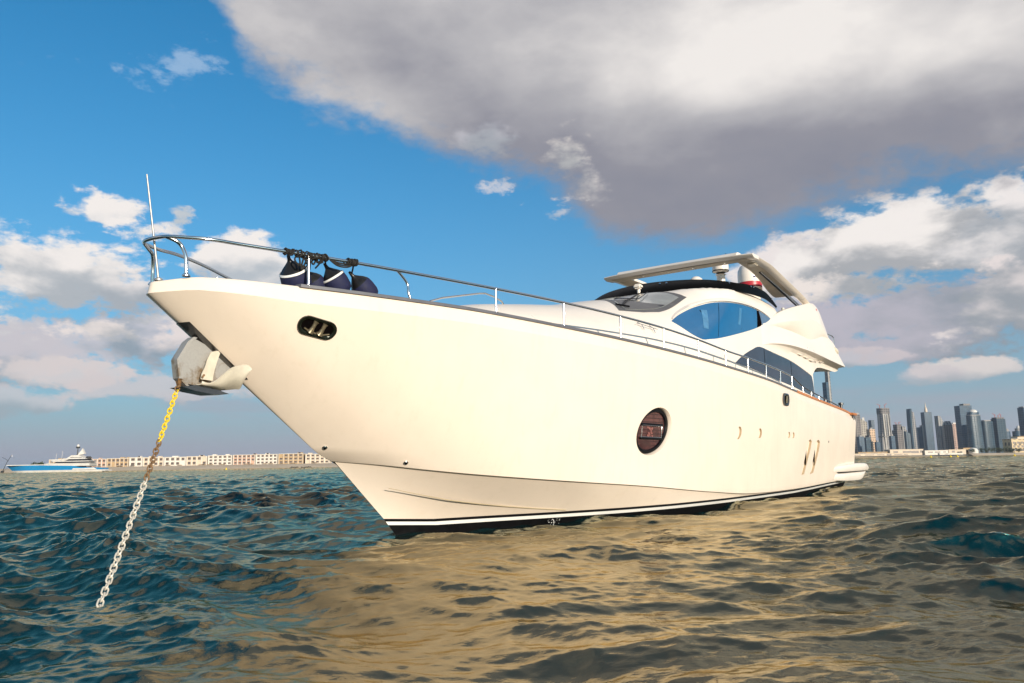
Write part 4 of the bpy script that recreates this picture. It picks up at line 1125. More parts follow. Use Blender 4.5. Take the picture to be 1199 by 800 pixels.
def sheet(name, A, B, n, th, m, bow=.0):
    for sg in (1, -1):
        mb = MB(); rows = []
        for a, b in zip(crv(A, 4), crv(B, 4)):
            out_ = [a.lerp(b, i/n) for i in range(n+1)]
            for i, p in enumerate(out_): p.y += bow*math.sin(math.pi*i/n); p.z -= abs(bow)*.5*math.sin(math.pi*i/n)
            rows.append([LA(p.x, sg*p.y, p.z) for p in out_]+[LA(p.x+th*.4, sg*(p.y-th), p.z+th*.5) for p in out_[::-1]])
        mb.grid(rows, close_v=True); mb.add(rows[0], [tuple(range(len(rows[0])))]); mb.add(rows[-1], [tuple(range(len(rows[0])))])
        mb.build(name, m, anchor, smooth=45)
sheet('fluke_web', FA, FB, 4, .025, M['fluke']); sheet('fluke', FR, FK, 6, .028, M['fluke'], .035)
mb = MB()
for i, s in enumerate((-3.745, -3.73)): mb.lathe([(.014, 0), (.014, .012), (0, .014)], LA(s, .205, 2.235+.02*i), (0, 1, 0), 8)
mb.build('bolt', M['rust'], anchor)
mb = MB().prism([LA(s, .0, z) for s, z in [(-3.97, 2.10), (-3.80, 2.06), (-3.53, 2.03), (-3.30, 2.05), (-3.5, 2.10), (-3.8, 2.13)]], (0, .14, 0)); mb.build('crown_plate', M['steel_dark'], anchor, smooth=0)
MB().tube([LA(-3.93, 0, 2.26), LA(-3.955, .06, 2.20), LA(-3.935, .0, 2.13), LA(-3.915, -.06, 2.19)], .028, 8, closed=True).build('shackle', M['rust'], anchor)

def link_mesh(len_, wid, r, n=9):
    mb = MB(); pts = []
    h = len_/2-wid/2
    for i in range(n+1): a = math.pi*i/n; pts.append(Vector((wid/2*math.cos(a), 0, h+wid/2*math.sin(a))))
    for i in range(n+1): a = math.pi+math.pi*i/n; pts.append(Vector((wid/2*math.cos(a), 0, -h+wid/2*math.sin(a))))
    mb.tube(pts, r, 8, closed=True); return mb
def build_chain():
    A = Wd(-3.93, 0, 2.15); B = Vector((-3.675, 7.10, .02)); Bw = B+(B-A).normalized()*.35
    root = empty('anchor_chain', A); tag(root, 'long anchor chain slanting from the bow into the water, rusty and yellow at the top', 'chain')
    D = (Bw-A); Ltot = D.length; d = D.normalized()
    q = d.to_track_quat('Z', 'X').to_matrix()
    pitch, ln, wd, r = .071, .091, .051, .0082
    protos = {}
    n_ = int(Ltot/pitch); sag = .05
    for i in range(n_):
        f = (i+.5)/n_
        key = 'yellow' if .035 < f < .29 else ('rust' if f <= .475 else 'galv')
        c_ = D*f+Vector((0, 0, -sag*4*f*(1-f)))
        rot = q @ Matrix.Rotation(rad(45 if i % 2 else -45)+random.uniform(-.18, .18), 3, 'Z')
        if key not in protos:
            o = link_mesh(ln, wd, r).build('chain_link', M[key if key != 'yellow' else 'yellow'], root); protos[key] = o
            o['label'] = {'yellow': 'yellow painted link', 'rust': 'rust brown link', 'galv': 'bare grey link'}[key]
        else:
            o = protos[key].copy(); col.objects.link(o); o.parent = root
        o.matrix_local = Matrix.Translation(c_) @ rot.to_4x4()
build_chain()

# ---------------------------------------------------------------- fenders lashed to the rail
def fender(apex, end, rmax, label, band=True, tie=None):
    a, e = Wd(*apex), Wd(*end); ax = (e-a); ln = ax.length; ax.normalize()
    root = empty('boat_fender', a); tag(root, label, 'fender', 'navy fenders lashed to the bow rail')
    MB().lathe([(rmax*.93, .42*ln), (rmax*1.02, .50*ln), (rmax*1.06, .66*ln), (rmax*1.03, .88*ln), (rmax*.9, 1.0*ln), (rmax*.55, 1.1*ln), (0, 1.13*ln)], (0, 0, 0), ax, 26).build('cover', M['navy'], root)
    mb = MB(); ax2 = ax; n_ = 26; u_ = ax.orthogonal().normalized(); w_ = ax.cross(u_); rows = []
    for r_, h in ((.018, -.03), (.026, .03), (rmax*.20, .12*ln), (rmax*.42, .22*ln), (rmax*.70, .33*ln), (rmax*.90, .41*ln), (rmax*.95, .44*ln)):
        rows.append([ax*h+(u_*math.cos(2*math.pi*j/n_)+w_*math.sin(2*math.pi*j/n_))*r_*(1+.07*math.cos(13*2*math.pi*j/n_)*(1 if .05 < r_ < rmax*.9 else 0)) for j in range(n_)])
    mb.grid(rows, close_v=True); mb.build('cone_top', M['blackpvc'], root, smooth=60)
    if band: MB().lathe([(rmax*.955, .405*ln), (rmax*1.0, .42*ln), (rmax*1.035, .46*ln), (rmax*1.0, .475*ln)], (0, 0, 0), ax, 26).build('white_band', M['stripe'], root)
    if tie is not None:
        t = Wd(*tie)-a; up = Vector((0, 0, 1))
        mb = MB().tube([ax*.02, t*.5+Vector((.01, 0, -.01)), t], .012, 6)
        for k in range(4):
            c_ = t+CU*(.03*k-.045); mb.tube([c_+(up*math.cos(b)+NU*math.sin(b))*.034 for b in [2*math.pi*j/10 for j in range(10)]], .011, 6, closed=True)
        mb.build('lanyard', M['rope'], root)
fender((-2.90, .74, 3.87), (-2.64, .66, 3.49), .19, 'foremost navy fender, largest of the four, white band at its black cone', True, (-3.03, .91, 3.885))
fender((-2.62, .74, 3.76), (-2.33, .72, 3.47), .155, 'navy fender half hidden behind the stanchion, no white band showing', False, (-2.74, 1.01, 3.88))
fender((-2.40, .90, 3.84), (-2.14, .96, 3.50), .165, 'navy fender aft of the stanchion with a curved white band', True, (-2.58, 1.07, 3.875))
fender((-2.05, 1.03, 3.77), (-1.72, 1.10, 3.48), .152, 'aftmost navy fender hanging alone on a short black line', False, (-2.17, 1.215, 3.87))
def rope_bundle():
    root = empty('rope_coil', Wd(-2.75, 1.0, 3.88)); tag(root, 'tangled black rope wound round the bow rail between the fenders', 'rope')
    rf = pchip([(p[0], p[1]) for p in RT_[4:11]]); rz_ = pchip([(p[0], p[2]) for p in RT_[4:11]])
    o0 = Wd(-2.75, 1.0, 3.88)
    random.seed(3)
    def hoop(mb, s):
        c_ = Wd(s, rf(s), rz_(s))-o0
        R_ = random.uniform(.032, .055); tl = Vector((random.uniform(-.5, .5), random.uniform(-.5, .5), 1)).normalized(); s2 = CU.cross(tl)
        mb.tube([c_+(tl*math.cos(b)+s2*math.sin(b))*R_+CU*random.uniform(-.01, .01) for b in [2*math.pi*j/10 for j in range(10)]], .011, 6, closed=True)
    for s_lo, s_hi, n_ in ((-3.09, -2.99, 3), (-2.96, -2.54, 13), (-2.28, -2.12, 5)):
        mb = MB()
        for i in range(n_): hoop(mb, s_lo+(s_hi-s_lo)*(i+.5)/n_+random.uniform(-.008, .008))
        if n_ == 13:
            for i in range(11):
                s = random.uniform(-2.94, -2.6); c_ = Wd(s, rf(s)-.02, rz_(s)-.01)-o0
                mb.tube(crv([c_, c_+Vector((random.uniform(-.05, .05), random.uniform(-.05, .05), -random.uniform(.03, .10))), c_+Vector((random.uniform(-.07, .07), random.uniform(-.05, .05), -random.uniform(.0, .2))), c_+CU*random.uniform(-.1, .1)], 4), .012, 6)
        mb.build('lashing', M['rope'], root)
    s0, s1 = -2.50, -2.15
    mb = MB()
    for k in range(3):
        a, b = Wd(s0, rf(s0), rz_(s0)-.02)-o0, Wd(s1, rf(s1), rz_(s1)-.015)-o0
        mb.tube(crv([a, a.lerp(b, .3)+Vector((0, 0, -.02-.022*k)), a.lerp(b, .7)+Vector((0, 0, -.02-.022*k)), b], 5), .011, 6)
    mb.build('slack_line', M['rope'], root)
rope_bundle()

# ---------------------------------------------------------------- a little white water where the chop slaps the hull
def foam(name, spots, seed):
    r_ = random.Random(seed); bm = bmesh.new()
    for (s, y, sp_s, sp_y, n, hmax) in spots:
        for i in range(n):
            c_ = Wd(s+r_.gauss(0, sp_s), y+abs(r_.gauss(0, sp_y)), .0); q = r_.random()**3
            c_.z = r_.uniform(-.02, .05)+q*hmax; R_ = r_.uniform(.002, .009)*(1-.5*q)
            g_ = bmesh.ops.create_icosphere(bm, subdivisions=1, radius=1)
            for v in g_['verts']: v.co = Vector((v.co.x*R_*1.5, v.co.y*R_*1.5, v.co.z*R_))+c_
    me = bpy.data.meshes.new(name); bm.to_mesh(me); bm.free(); me.materials.append(M['foam'])
    o = bpy.data.objects.new(name, me); col.objects.link(o); tag(o, 'small white splash of foam along the black waterline', 'foam', None, 'stuff')
M['foam'] = mat('sea_foam', (.80, .80, .78), .6, var=.05)
foam('foam', [(2.75, 1.30, .10, .03, 34, .10), (17.6, 2.68, .6, .06, 80, .08)], 4)
# =====================================================================  the far shores
def facade(name, glass, frame, bay=4.0, floor=4.0, vfrac=.35, hfrac=.3, rough=.25, vary=.35):
    """storeys and window bays as a pattern of the wall itself"""
    m = bpy.data.materials.new(name); m.use_nodes = True
    N = NT(m.node_tree); b = m.node_tree.nodes['Principled BSDF']
    tc = N.node('ShaderNodeTexCoord').outputs['Object']; sp = N.node('ShaderNodeSeparateXYZ'); N.put(sp.inputs[0], tc)
    x, y, z = sp.outputs
    bay *= 1.9; floor *= 2.6
    u = N.m('FRACT', N.m('DIVIDE', N.m('ADD', x, N.m('MULTIPLY', y, 1.0)), bay)); w = N.m('FRACT', N.m('DIVIDE', z, floor))
    fr = N.m('MAXIMUM', N.m('LESS_THAN', u, vfrac), N.m('LESS_THAN', w, hfrac))
    n = N.noise(tc, .05, 4, .6); n2 = N.noise(N.vm('MULTIPLY', tc, (.12, .12, .5)), 1.0, 2, .5)
    g2 = tuple(min(1, c*(1+vary*2.2)) for c in glass)+(1,); g1 = tuple(c*(1-vary) for c in glass)+(1,)
    f2 = tuple(min(1, c*1.12) for c in frame)+(1,); f1 = tuple(c*.8 for c in frame)+(1,)
    gl = N.ramp(N.m('ADD', N.m('MULTIPLY', n, .5), N.m('MULTIPLY', n2, .5)), [(.35, g1), (.68, g2)])
    N.put(b.inputs['Base Color'], N.mix(fr, gl, N.ramp(n, [(.3, f1), (.7, f2)])))
    N.put(b.inputs['Roughness'], N.m('MULTIPLY_ADD', fr, .5, rough))
    return m
F = {
 'blue': facade('blue_curtain_wall', (.018, .050, .085), (.035, .065, .095), 6, 4, .2, .22, .2),
 'deep': facade('dark_blue_curtain_wall', (.016, .040, .060), (.03, .055, .075), 7, 4, .25, .2, .22),
 'grey': facade('grey_tower_wall', (.05, .06, .075), (.30, .285, .265), 7, 4, .5, .2),
 'pale': facade('pale_striped_wall', (.06, .065, .075), (.46, .42, .37), 9, 4, .56, .06),
 'brown': facade('brown_grey_wall', (.06, .055, .055), (.19, .165, .15), 5, 4, .4, .35),
 'cream': facade('cream_wall', (.10, .085, .07), (.52, .46, .38), 5, 4, .55, .4),
 'peach': facade('peach_wall', (.14, .10, .07), (.55, .38, .25), 5, 4, .5, .45),
 'raw': facade('raw_concrete_frame', (.035, .033, .032), (.21, .19, .18), 6, 4, .3, .35, .6),
 'hotel': facade('sand_coloured_wall', (.11, .085, .055), (.62, .47, .28), 5.2, 4.4, .45, .42),
}
M['concrete'] = mat('concrete', (.28, .26, .24), .8, var=.2, vscale=.1)
M['roofwhite'] = mat('white_roof', (.62, .58, .52), .6, var=.1, vscale=.2)
M['crane_red'] = mat('red_crane_paint', (.42, .11, .08), .6, var=.2)
M['sand'] = mat('beach_sand', (.55, .43, .30), .95, var=.14, vscale=.03)
M['land'] = mat('sandy_ground', (.36, .30, .22), .95, var=.3, vscale=.02)
M['rock'] = mat('dark_rock', (.10, .085, .07), .9, var=.5, vscale=.4)
M['wallcream'] = mat('cream_render', (.60, .49, .37), .8, var=.08, vscale=.15)
M['wallwhite'] = mat('white_render', (.66, .60, .52), .8, var=.08, vscale=.15)
M['walltan'] = mat('tan_render', (.42, .29, .16), .8, var=.12, vscale=.15)
M['wallpink'] = mat('pinkish_render', (.52, .33, .24), .8, var=.1, vscale=.15)
M['winfar'] = mat('shaded_window', (.11, .085, .075), .4, var=.3, vscale=.3)
M['leaf'] = mat('dark_foliage', (.045, .058, .022), .7, var=.5, vscale=.6)
M['bark'] = mat('bark', (.10, .07, .045), .9, var=.3)
M['yblue'] = mat('bright_blue_hull', (.012, .20, .42), .25, var=.04, vscale=.05, coat=.3)
M['glassfar'] = mat('dark_window_band', (.02, .022, .028), .15, var=.2)

def poly_block(mb, foot, z0, z1, top=1.0, k=0, ztop=None, off=(0, 0)):
    """prism over a foot polygon; top scales the roof; ztop lets the roof slope with x"""
    a = [Vector((p[0], p[1], z0)) for p in foot]
    b = [Vector((p[0]*top+off[0], p[1]*top+off[1], z1 if ztop is None else ztop(p))) for p in foot]; n = len(foot)
    mb.add(a+b, [tuple(range(n))[::-1], tuple(range(n, 2*n))]+[(i, (i+1) % n, n+(i+1) % n, n+i) for i in range(n)], k); return mb
def rect(w, d): return [(-w/2, -d/2), (w/2, -d/2), (w/2, d/2), (-w/2, d/2)]
def rounded(w, d, n=5, r=.35):
    out = []; rr = min(w, d)*r
    for cx, cy, a0 in ((w/2-rr, -d/2+rr, -90), (w/2-rr, d/2-rr, 0), (-w/2+rr, d/2-rr, 90), (-w/2+rr, -d/2+rr, 180)):
        for i in range(n+1): a = rad(a0+90*i/n); out.append((cx+rr*math.cos(a), cy+rr*math.sin(a)))
    return out
def tower(x, y, yaw, label, group='towers of the skyline'):
    t = empty('tower', (x, y, 3.0), rad(yaw)); tag(t, label, 'tower', group); return t
def crane_on(t, x, y, z, h, arm, ang, name='roof_crane'):
    mb = MB(); mb.tube([(x, y, z-3), (x, y, z+h)], 1.3, 6); c, s = math.cos(ang), math.sin(ang)
    mb.tube([(x-c*arm*.3, y-s*arm*.1, z+h*.8), (x+c*arm, y+s*arm*.2, z+h*1.35)], 1.1, 6); return mb.build(name, M['crane_red'], t)
GW = 'towers of the skyline'
# --- slender tower seen through the aft cockpit
t = tower(1060, 2600, 15, 'very tall slender pale tower seen alone between the overhang and the aft rail')
poly_block(MB(), rect(10, 22), 0, 250, .9).build('dark_half', F['blue'], t, smooth=0)
o = poly_block(MB(), rect(10, 20), 0, 300, .8).build('pale_half', F['grey'], t, smooth=0); o.location = (10.6, 0, 0)
MB().tube([(6, 0, 250), (6, 0, 330)], 1.5, 8).build('spire', M['concrete'], t)
# --- beside the stern
t = tower(1463, 3300, 20, 'brown grey round-cornered tower nearest the yacht stern, thin mast on its flat top')
poly_block(MB(), rounded(34, 30), 0, 176).build('shaft', F['brown'], t, smooth=30); poly_block(MB(), rounded(28, 25), 176, 184).build('crown', M['concrete'], t, smooth=30)
MB().tube([(-3, 0, 184), (-3, 0, 198)], .9, 6).build('mast', M['concrete'], t)
t = tower(1422, 3180, 5, 'low dark blue block in front of the brown grey tower by the stern')
poly_block(MB(), rect(22, 20), 0, 80).build('shaft', F['blue'], t, smooth=0); poly_block(MB(), rect(10, 10), 80, 86).build('roof_plant', M['concrete'], t, smooth=0)
t = tower(1585, 3500, -18, 'pale cream tower with stepped sloping top, behind the peach one')
poly_block(MB(), rect(28, 26), 0, 150, ztop=lambda p: 170 if p[0] < 0 else 152).build('shaft', F['cream'], t, smooth=0); poly_block(MB(), rect(9, 9), 150, 174).build('roof_plant', M['roofwhite'], t, smooth=0)
t = tower(1470, 3230, 10, 'low dark blue block at the foot of the pale cream tower')
poly_block(MB(), rect(20, 20), 0, 78).build('shaft', F['deep'], t, smooth=0)
t = tower(1568, 3400, 12, 'short peach tower lit orange by the sun')
poly_block(MB(), rect(26, 24), 0, 117).build('shaft', F['peach'], t, smooth=0); poly_block(MB(), rect(10, 12), 117, 124).build('roof_plant', M['concrete'], t, smooth=0); o = poly_block(MB(), rect(9, 26), 0, 90).build('stair_core', F['brown'], t, smooth=0); o.location = (-16, -2, 0)
t = tower(1452, 3100, 0, 'small low dark blue block right of the peach tower')
poly_block(MB(), rect(15, 15), 0, 56).build('shaft', F['blue'], t, smooth=0); poly_block(MB(), rect(6, 8), 56, 62).build('roof_plant', M['concrete'], t, smooth=0)
# --- the pale striped tower under construction
t = tower(1822, 3800, 8, 'tall pale tower with vertical stripes, dark unfinished crown and two cranes')
poly_block(MB(), rounded(62, 46, 4, .3), 0, 205, .84).build('shaft', F['pale'], t, smooth=30); poly_block(MB(), rounded(55, 42, 4, .3), 205, 233, 1.0).build('unfinished_crown', F['raw'], t, smooth=0)
poly_block(MB(), rounded(61, 46, 4, .3), 92, 96).build('belt', M['steel_dark'], t, smooth=0)
for px_ in (-17, -6, 6, 18): MB().box((px_, -23.2, 100), (2.2, 1.5, 205)).build('dark_rib', M['steel_dark'], t, smooth=0)
crane_on(t, -16, 0, 233, 16, 16, 2.6); crane_on(t, 12, 0, 233, 18, 14, .5)
t = tower(1806, 3900, 4, 'dark blue slab half hidden behind the left edge of the striped tower')
poly_block(MB(), rect(20, 22), 0, 180).build('shaft', F['blue'], t, smooth=0)
t = tower(1610, 3300, 6, 'low blue glass block between the striped tower and the stepped grey one')
poly_block(MB(), rect(17, 17), 0, 84).build('shaft', F['blue'], t, smooth=0); poly_block(MB(), rect(7, 7), 84, 92).build('roof_plant', M['concrete'], t, smooth=0)
t = tower(1944, 3900, 10, 'grey concrete tower with a stepped ragged top, still under construction')
poly_block(MB(), rect(56, 40), 0, 128).build('shaft', F['raw'], t, smooth=0); o = poly_block(MB(), rect(26, 30), 128, 156).build('upper_block', F['raw'], t, smooth=0); o.location = (-10, 0, 0); o = poly_block(MB(), rect(18, 34), 0, 146).build('front_bay', F['grey'], t, smooth=0); o.location = (10, -6, 0)
crane_on(t, 0, 0, 156, 10, 12, .4); crane_on(t, -16, 0, 156, 8, 10, 2.4)
t = tower(1828, 3600, 0, 'narrow dark slab with a sloping roof, right of the ragged concrete tower')
poly_block(MB(), rect(20, 20), 0, 110, ztop=lambda p: 112 if p[0] < 0 else 100).build('shaft', F['deep'], t, smooth=0)
t = tower(2116, 4100, 14, 'slim curved tower, dark on its left edge and light grey on the right')
mb = MB(); rows = []
for i in range(15):
    z = 244*i/14; w = 19*(1-.35*(i/14)**2); o_ = -5*math.sin(i/14*1.6)
    rows.append([(-w+o_, -12, z), (w*(1-.5*(i/14)**6)+o_, -12, z*(1 if i < 14 else .93)), (w*(1-.5*(i/14)**6)+o_, 12, z*(1 if i < 14 else .93)), (-w+o_, 12, z)])
mb.grid(rows, close_v=True); mb.add(rows[-1], [(0, 1, 2, 3)]); mb.build('shaft', F['grey'], t, smooth=0)
mb = MB(); rows = [[(r_[0][0]-2, -13, r_[0][2]+2), (r_[0][0]+9, -13, r_[0][2]+2), (r_[0][0]+9, 13, r_[0][2]), (r_[0][0]-2, 13, r_[0][2])] for r_ in rows]; mb.grid(rows, close_v=True); mb.add(rows[-1], [(0, 1, 2, 3)]); mb.build('dark_fin', F['deep'], t, smooth=0)
t = tower(2044, 3900, -10, 'shorter blue tower with a pale right side, between the curved tower and the spire')
poly_block(MB(), rect(20, 24), 0, 140).build('shaft', F['blue'], t, smooth=0); o = poly_block(MB(), rect(18, 22), 0, 150, .9).build('pale_side', F['grey'], t, smooth=0); o.location = (15, 4, 0)
t = tower(2247, 4200, 4, 'dark blue slab tower topped by a pale pointed spire')
poly_block(MB(), rect(42, 34), 0, 232).build('shaft', F['blue'], t, smooth=0); MB().lathe([(8, 232), (7, 250), (3, 262), (.6, 285), (0, 290)], n=10).build('spire', M['wallcream'], t)
t = tower(2330, 4350, 12, 'narrow white grey tower pressed against the sail-shaped one')
poly_block(MB(), rect(24, 22), 0, 214).build('shaft', F['grey'], t, smooth=0); poly_block(MB(), rect(9, 20), 0, 216).build('white_pier', M['roofwhite'], t, smooth=0)
t = tower(2258, 4080, 6, 'grey sail-shaped tower with a curved right edge')
mb = MB(); rows = []
for i in range(17):
    z = 205*i/16; w = 52*(1-(i/16)**2.6*.75)
    rows.append([(-26, -15, z), (-26+w, -15, z), (-26+w, 15, z), (-26, 15, z)])
mb.grid(rows, close_v=True); mb.add(rows[-1], [(0, 1, 2, 3)]); mb.build('shaft', F['grey'], t, smooth=0)
t = tower(2132, 3800, -14, 'grey brown tower with chamfered top corners, left of the pink one')
poly_block(MB(), [(-20, -14), (14, -16), (22, -2), (20, 14), (-20, 14)], 0, 146).build('shaft', F['brown'], t, smooth=0); poly_block(MB(), [(-20, -14), (14, -16), (22, -2), (20, 14), (-20, 14)], 146, 164, .62).build('crown', F['grey'], t, smooth=0)
t = tower(2281, 4000, -8, 'pinkish tower between the grey brown one and the broad blue slab')
poly_block(MB(), rect(38, 30), 0, 158).build('shaft', facade('pink_wall', (.12, .08, .07), (.50, .34, .27), 6, 4, .5, .35), t, smooth=0); poly_block(MB(), rect(20, 18), 158, 165).build('roof_plant', M['roofwhite'], t, smooth=0)
# --- the broad pair
t = tower(2159, 3700, 5, 'broad dark blue slab, tallest and widest of the skyline')
poly_block(MB(), rect(62, 40), 0, 232).build('shaft', F['blue'], t, smooth=0); o = poly_block(MB(), rect(34, 30), 232, 241).build('crown', F['brown'], t, smooth=0); o.location = (10, 0, 0)
t = tower(2084, 3500, 3, 'dark blue tower with a pale rounded crown in front of the broad slab')
poly_block(MB(), rounded(62, 40, 4, .3), 0, 176, .88).build('shaft', F['deep'], t, smooth=30); poly_block(MB(), rounded(46, 32, 4, .3), 176, 190).build('crown', F['blue'], t, smooth=30)
MB().lathe([(19, 188), (18, 194), (12, 200), (0, 203)], n=16).build('white_cap', M['roofwhite'], t); poly_block(MB(), rounded(56, 37, 4, .3), 174, 177).build('pale_ring', M['concrete'], t, smooth=0)
t = tower(2412, 4000, 0, 'narrow grey tower showing in the gap beside the broad blue pair')
poly_block(MB(), rect(22, 20), 0, 122).build('shaft', F['grey'], t, smooth=0)
t = tower(2199, 3600, 6, 'flat-topped dark blue tower with rounded corners, between the broad pair and the cranes')
poly_block(MB(), rounded(52, 38, 4, .25), 0, 152).build('shaft', F['deep'], t, smooth=30); poly_block(MB(), rounded(40, 28, 4, .25), 152, 157).build('crown', M['concrete'], t, smooth=30)
t = tower(2442, 3950, 0, 'thin grey slab between the two dark blue towers on the right')
poly_block(MB(), rect(19, 20), 0, 160).build('shaft', F['grey'], t, smooth=0)
t = tower(2288, 3650, 8, 'dark blue tower with red cranes on its roof')
poly_block(MB(), rect(46, 38), 0, 164).build('shaft', F['deep'], t, smooth=0); poly_block(MB(), rect(38, 32), 164, 171).build('unfinished_crown', F['raw'], t, smooth=0)
crane_on(t, -14, 0, 170, 15, 14, 2.4); crane_on(t, 4, 0, 170, 12, 12, .3); crane_on(t, 17, 0, 170, 15, 10, 2.0)
t = tower(2480, 3900, 0, 'lower glass tower with a rounded shoulder, right of the red cranes')
poly_block(MB(), rounded(32, 28), 0, 112).build('shaft', F['blue'], t, smooth=30); MB().lathe([(13, 111), (12, 118), (8, 125), (0, 129)], n=14).build('dome', M['concrete'], t)
t = tower(2530, 3880, 0, 'cluster-topped grey blue tower with a pale dome, above the sandy hotel')
poly_block(MB(), rounded(54, 40), 0, 112).build('shaft', F['blue'], t, smooth=30); poly_block(MB(), rounded(30, 28), 112, 126).build('upper_block', F['grey'], t, smooth=30); MB().lathe([(10, 125), (9, 133), (5, 138), (0, 141)], n=14).build('dome', M['roofwhite'], t)
t = tower(2318, 3500, 10, 'dark blue tower cut by the right edge of the picture')
poly_block(MB(), rect(38, 34), 0, 206).build('shaft', F['blue'], t, smooth=0); poly_block(MB(), rect(30, 26), 206, 211).build('roof_plant', M['concrete'], t, smooth=0)

# --- land on the right, beach and low buildings
def land_sheet(name, xs, y0s, z_prof, m):
    rows = [[(x, y0+dy, z) for dy, z in z_prof] for x, y0 in zip(xs, y0s)]
    o = MB().grid(rows, flip=True).build(name, m, None, smooth=30); tag(o, kind='structure'); return o
land_sheet('far_shore', [560, 640, 760, 860, 960, 1100, 3600], [1497, 1496, 1499, 1508, 1500, 1497, 1500], [(-6, -1.5), (0, .6), (12, 2.2), (60, 3.0), (4200, 3.2)], M['land'])
land_sheet('far_beach', [880, 905, 960, 1100, 1500], [1492, 1489, 1487, 1485, 1485], [(-5, -1.2), (0, .3), (12, 4.2), (30, 4.3)], M['sand'])
def low_building(x, y, w, d, h, m, label, roof=None, openings=(), yaw=0, name='beach_building', cat='building', group='low buildings along the far shore'):
    b = empty(name, (x*y/1500, y, 2.4), rad(yaw)); tag(b, label, cat, group)
    MB().box((0, 0, h/2), (w, d, h)).build('wall', m, b, smooth=0)
    MB().box((0, 0, h+.35), (w+1.2, d+1.2, .7)).build('roof', roof or m, b, smooth=0)
    for ox, oz, ow, oh in openings: MB().box((ox, -d/2-.03, oz), (ow, .12, oh)).build('opening', M['winfar'], b, smooth=0)
    return b
low_building(705, 1506, 118, 10, 4.2, M['wallcream'], 'long low cream quay building at the water beside the yacht stern', openings=[(-45, 2, 13, 1.6), (-22, 2, 18, 1.4), (0, 2, 14, 1.5), (16, 2.0, 9, 3.2), (34, 2, 16, 1.4), (48, 2, 8, 1.4)])
low_building(688, 1560, 60, 24, 7.5, M['walltan'], 'low tan terrace building set back above the quay', openings=[(-20, 5, 12, 3), (2, 5, 14, 3), (20, 5, 10, 3)])
low_building(752, 1555, 66, 24, 11.5, M['wallcream'], 'cream pavilion with a wide dark arcade, right of the tan terrace', openings=[(-22, 6.5, 9, 4.5), (8, 6.5, 32, 4.5), (29, 7, 5, 5)])
low_building(810, 1548, 46, 20, 8.5, M['wallwhite'], 'white beach club with a row of dark windows', openings=[(-12, 5.5, 10, 2.2), (2, 5.5, 11, 2.2), (16, 5.5, 5, 2.2)])
low_building(850, 1560, 34, 20, 9.5, M['wallcream'], 'small cream house with two floors beside the white beach club', openings=[(-8, 6, 6, 4), (4, 4, 9, 3)])
low_building(872, 1575, 20, 18, 12.5, M['walltan'], 'tan house with a flat roof just left of the white dome', openings=[(0, 6, 8, 4)])
b = empty('domed_pavilion', (917, 1552, 2.4)); tag(b, 'small white domed pavilion at the edge of the dark trees', 'pavilion', 'low buildings along the far shore')
MB().lathe([(8.6, 0), (8.6, 6)], n=18).build('wall', M['wallwhite'], b, smooth=0); MB().lathe([(9, 6), (8.4, 8.5), (6.4, 11), (3.4, 12.6), (0, 13.2)], n=18).build('dome', M['roofwhite'], b)
h = empty('hotel', (1036, 1590, 2.4), rad(4)); tag(h, 'sand coloured hotel with arched balconies among trees at the right edge', 'hotel')
MB().box((0, 0, 14.5), (54, 26, 29)).build('wall', F['hotel'], h, smooth=0); MB().box((10, 4, 31.5), (36, 20, 5)).build('upper_storey', M['wallcream'], h, smooth=0); MB().box((0, 0, 29.4), (57, 29, .8)).build('roof', M['wallcream'], h, smooth=0); MB().box((12, 2, 34.6), (39, 23, .8)).build('upper_roof', M['walltan'], h, smooth=0)
for k in range(6):
    for j in range(3): MB().box((-22+8.8*k, -13.05, 7+7.4*j), (4.6, .3, 4.2)).build('window', M['winfar'], h, smooth=0)
b = low_building(842, 1500, 46, 6, 2.6, M['wallwhite'], 'flat white jetty shed on the shore below the white beach club', openings=[(-10, 1.4, 6, 1.2)])
def tree(x, y, h, w, label, seed, group='trees on the far shore'):
    r_ = random.Random(seed); t = empty('tree', (x*y/1500 if x > 0 else x, y, 2.6)); tag(t, label, 'tree', group)
    mb = MB().tube([(0, 0, 0), (r_.uniform(-.3, .3), 0, h*.35), (r_.uniform(-.6, .6), 0, h*.62)], [.38, .28, .14], 6)
    for k in range(4):
        a = r_.uniform(0, 6.28); mb.tube([(0, 0, h*.36), (math.cos(a)*w*.3, math.sin(a)*w*.3, h*.66)], [.2, .07], 5)
    mb.build('trunk', M['bark'], t)
    mb = MB(); cl = [(r_.gauss(0, .25)*w, r_.gauss(0, .25)*w, h*(.62+r_.uniform(-.22, .24)), r_.uniform(.14, .26)*w) for _ in range(11)]
    for i in range(520):
        c_ = r_.choice(cl); v = Vector((r_.gauss(0, 1), r_.gauss(0, 1), r_.gauss(0, .8))).normalized()*c_[3]*r_.uniform(.55, 1.08)
        p = Vector(c_[:3])+v; a = Vector((r_.gauss(0, 1), r_.gauss(0, 1), r_.gauss(0, 1))).normalized(); b_ = a.orthogonal().normalized(); s_ = r_.uniform(.35, .8)
        mb.add([p+a*s_, p+b_*s_*.7, p-a*s_, p-b_*s_*.7], [(0, 1, 2, 3)])
    mb.build('crown', M['leaf'], t, smooth=0, recalc=False); return t
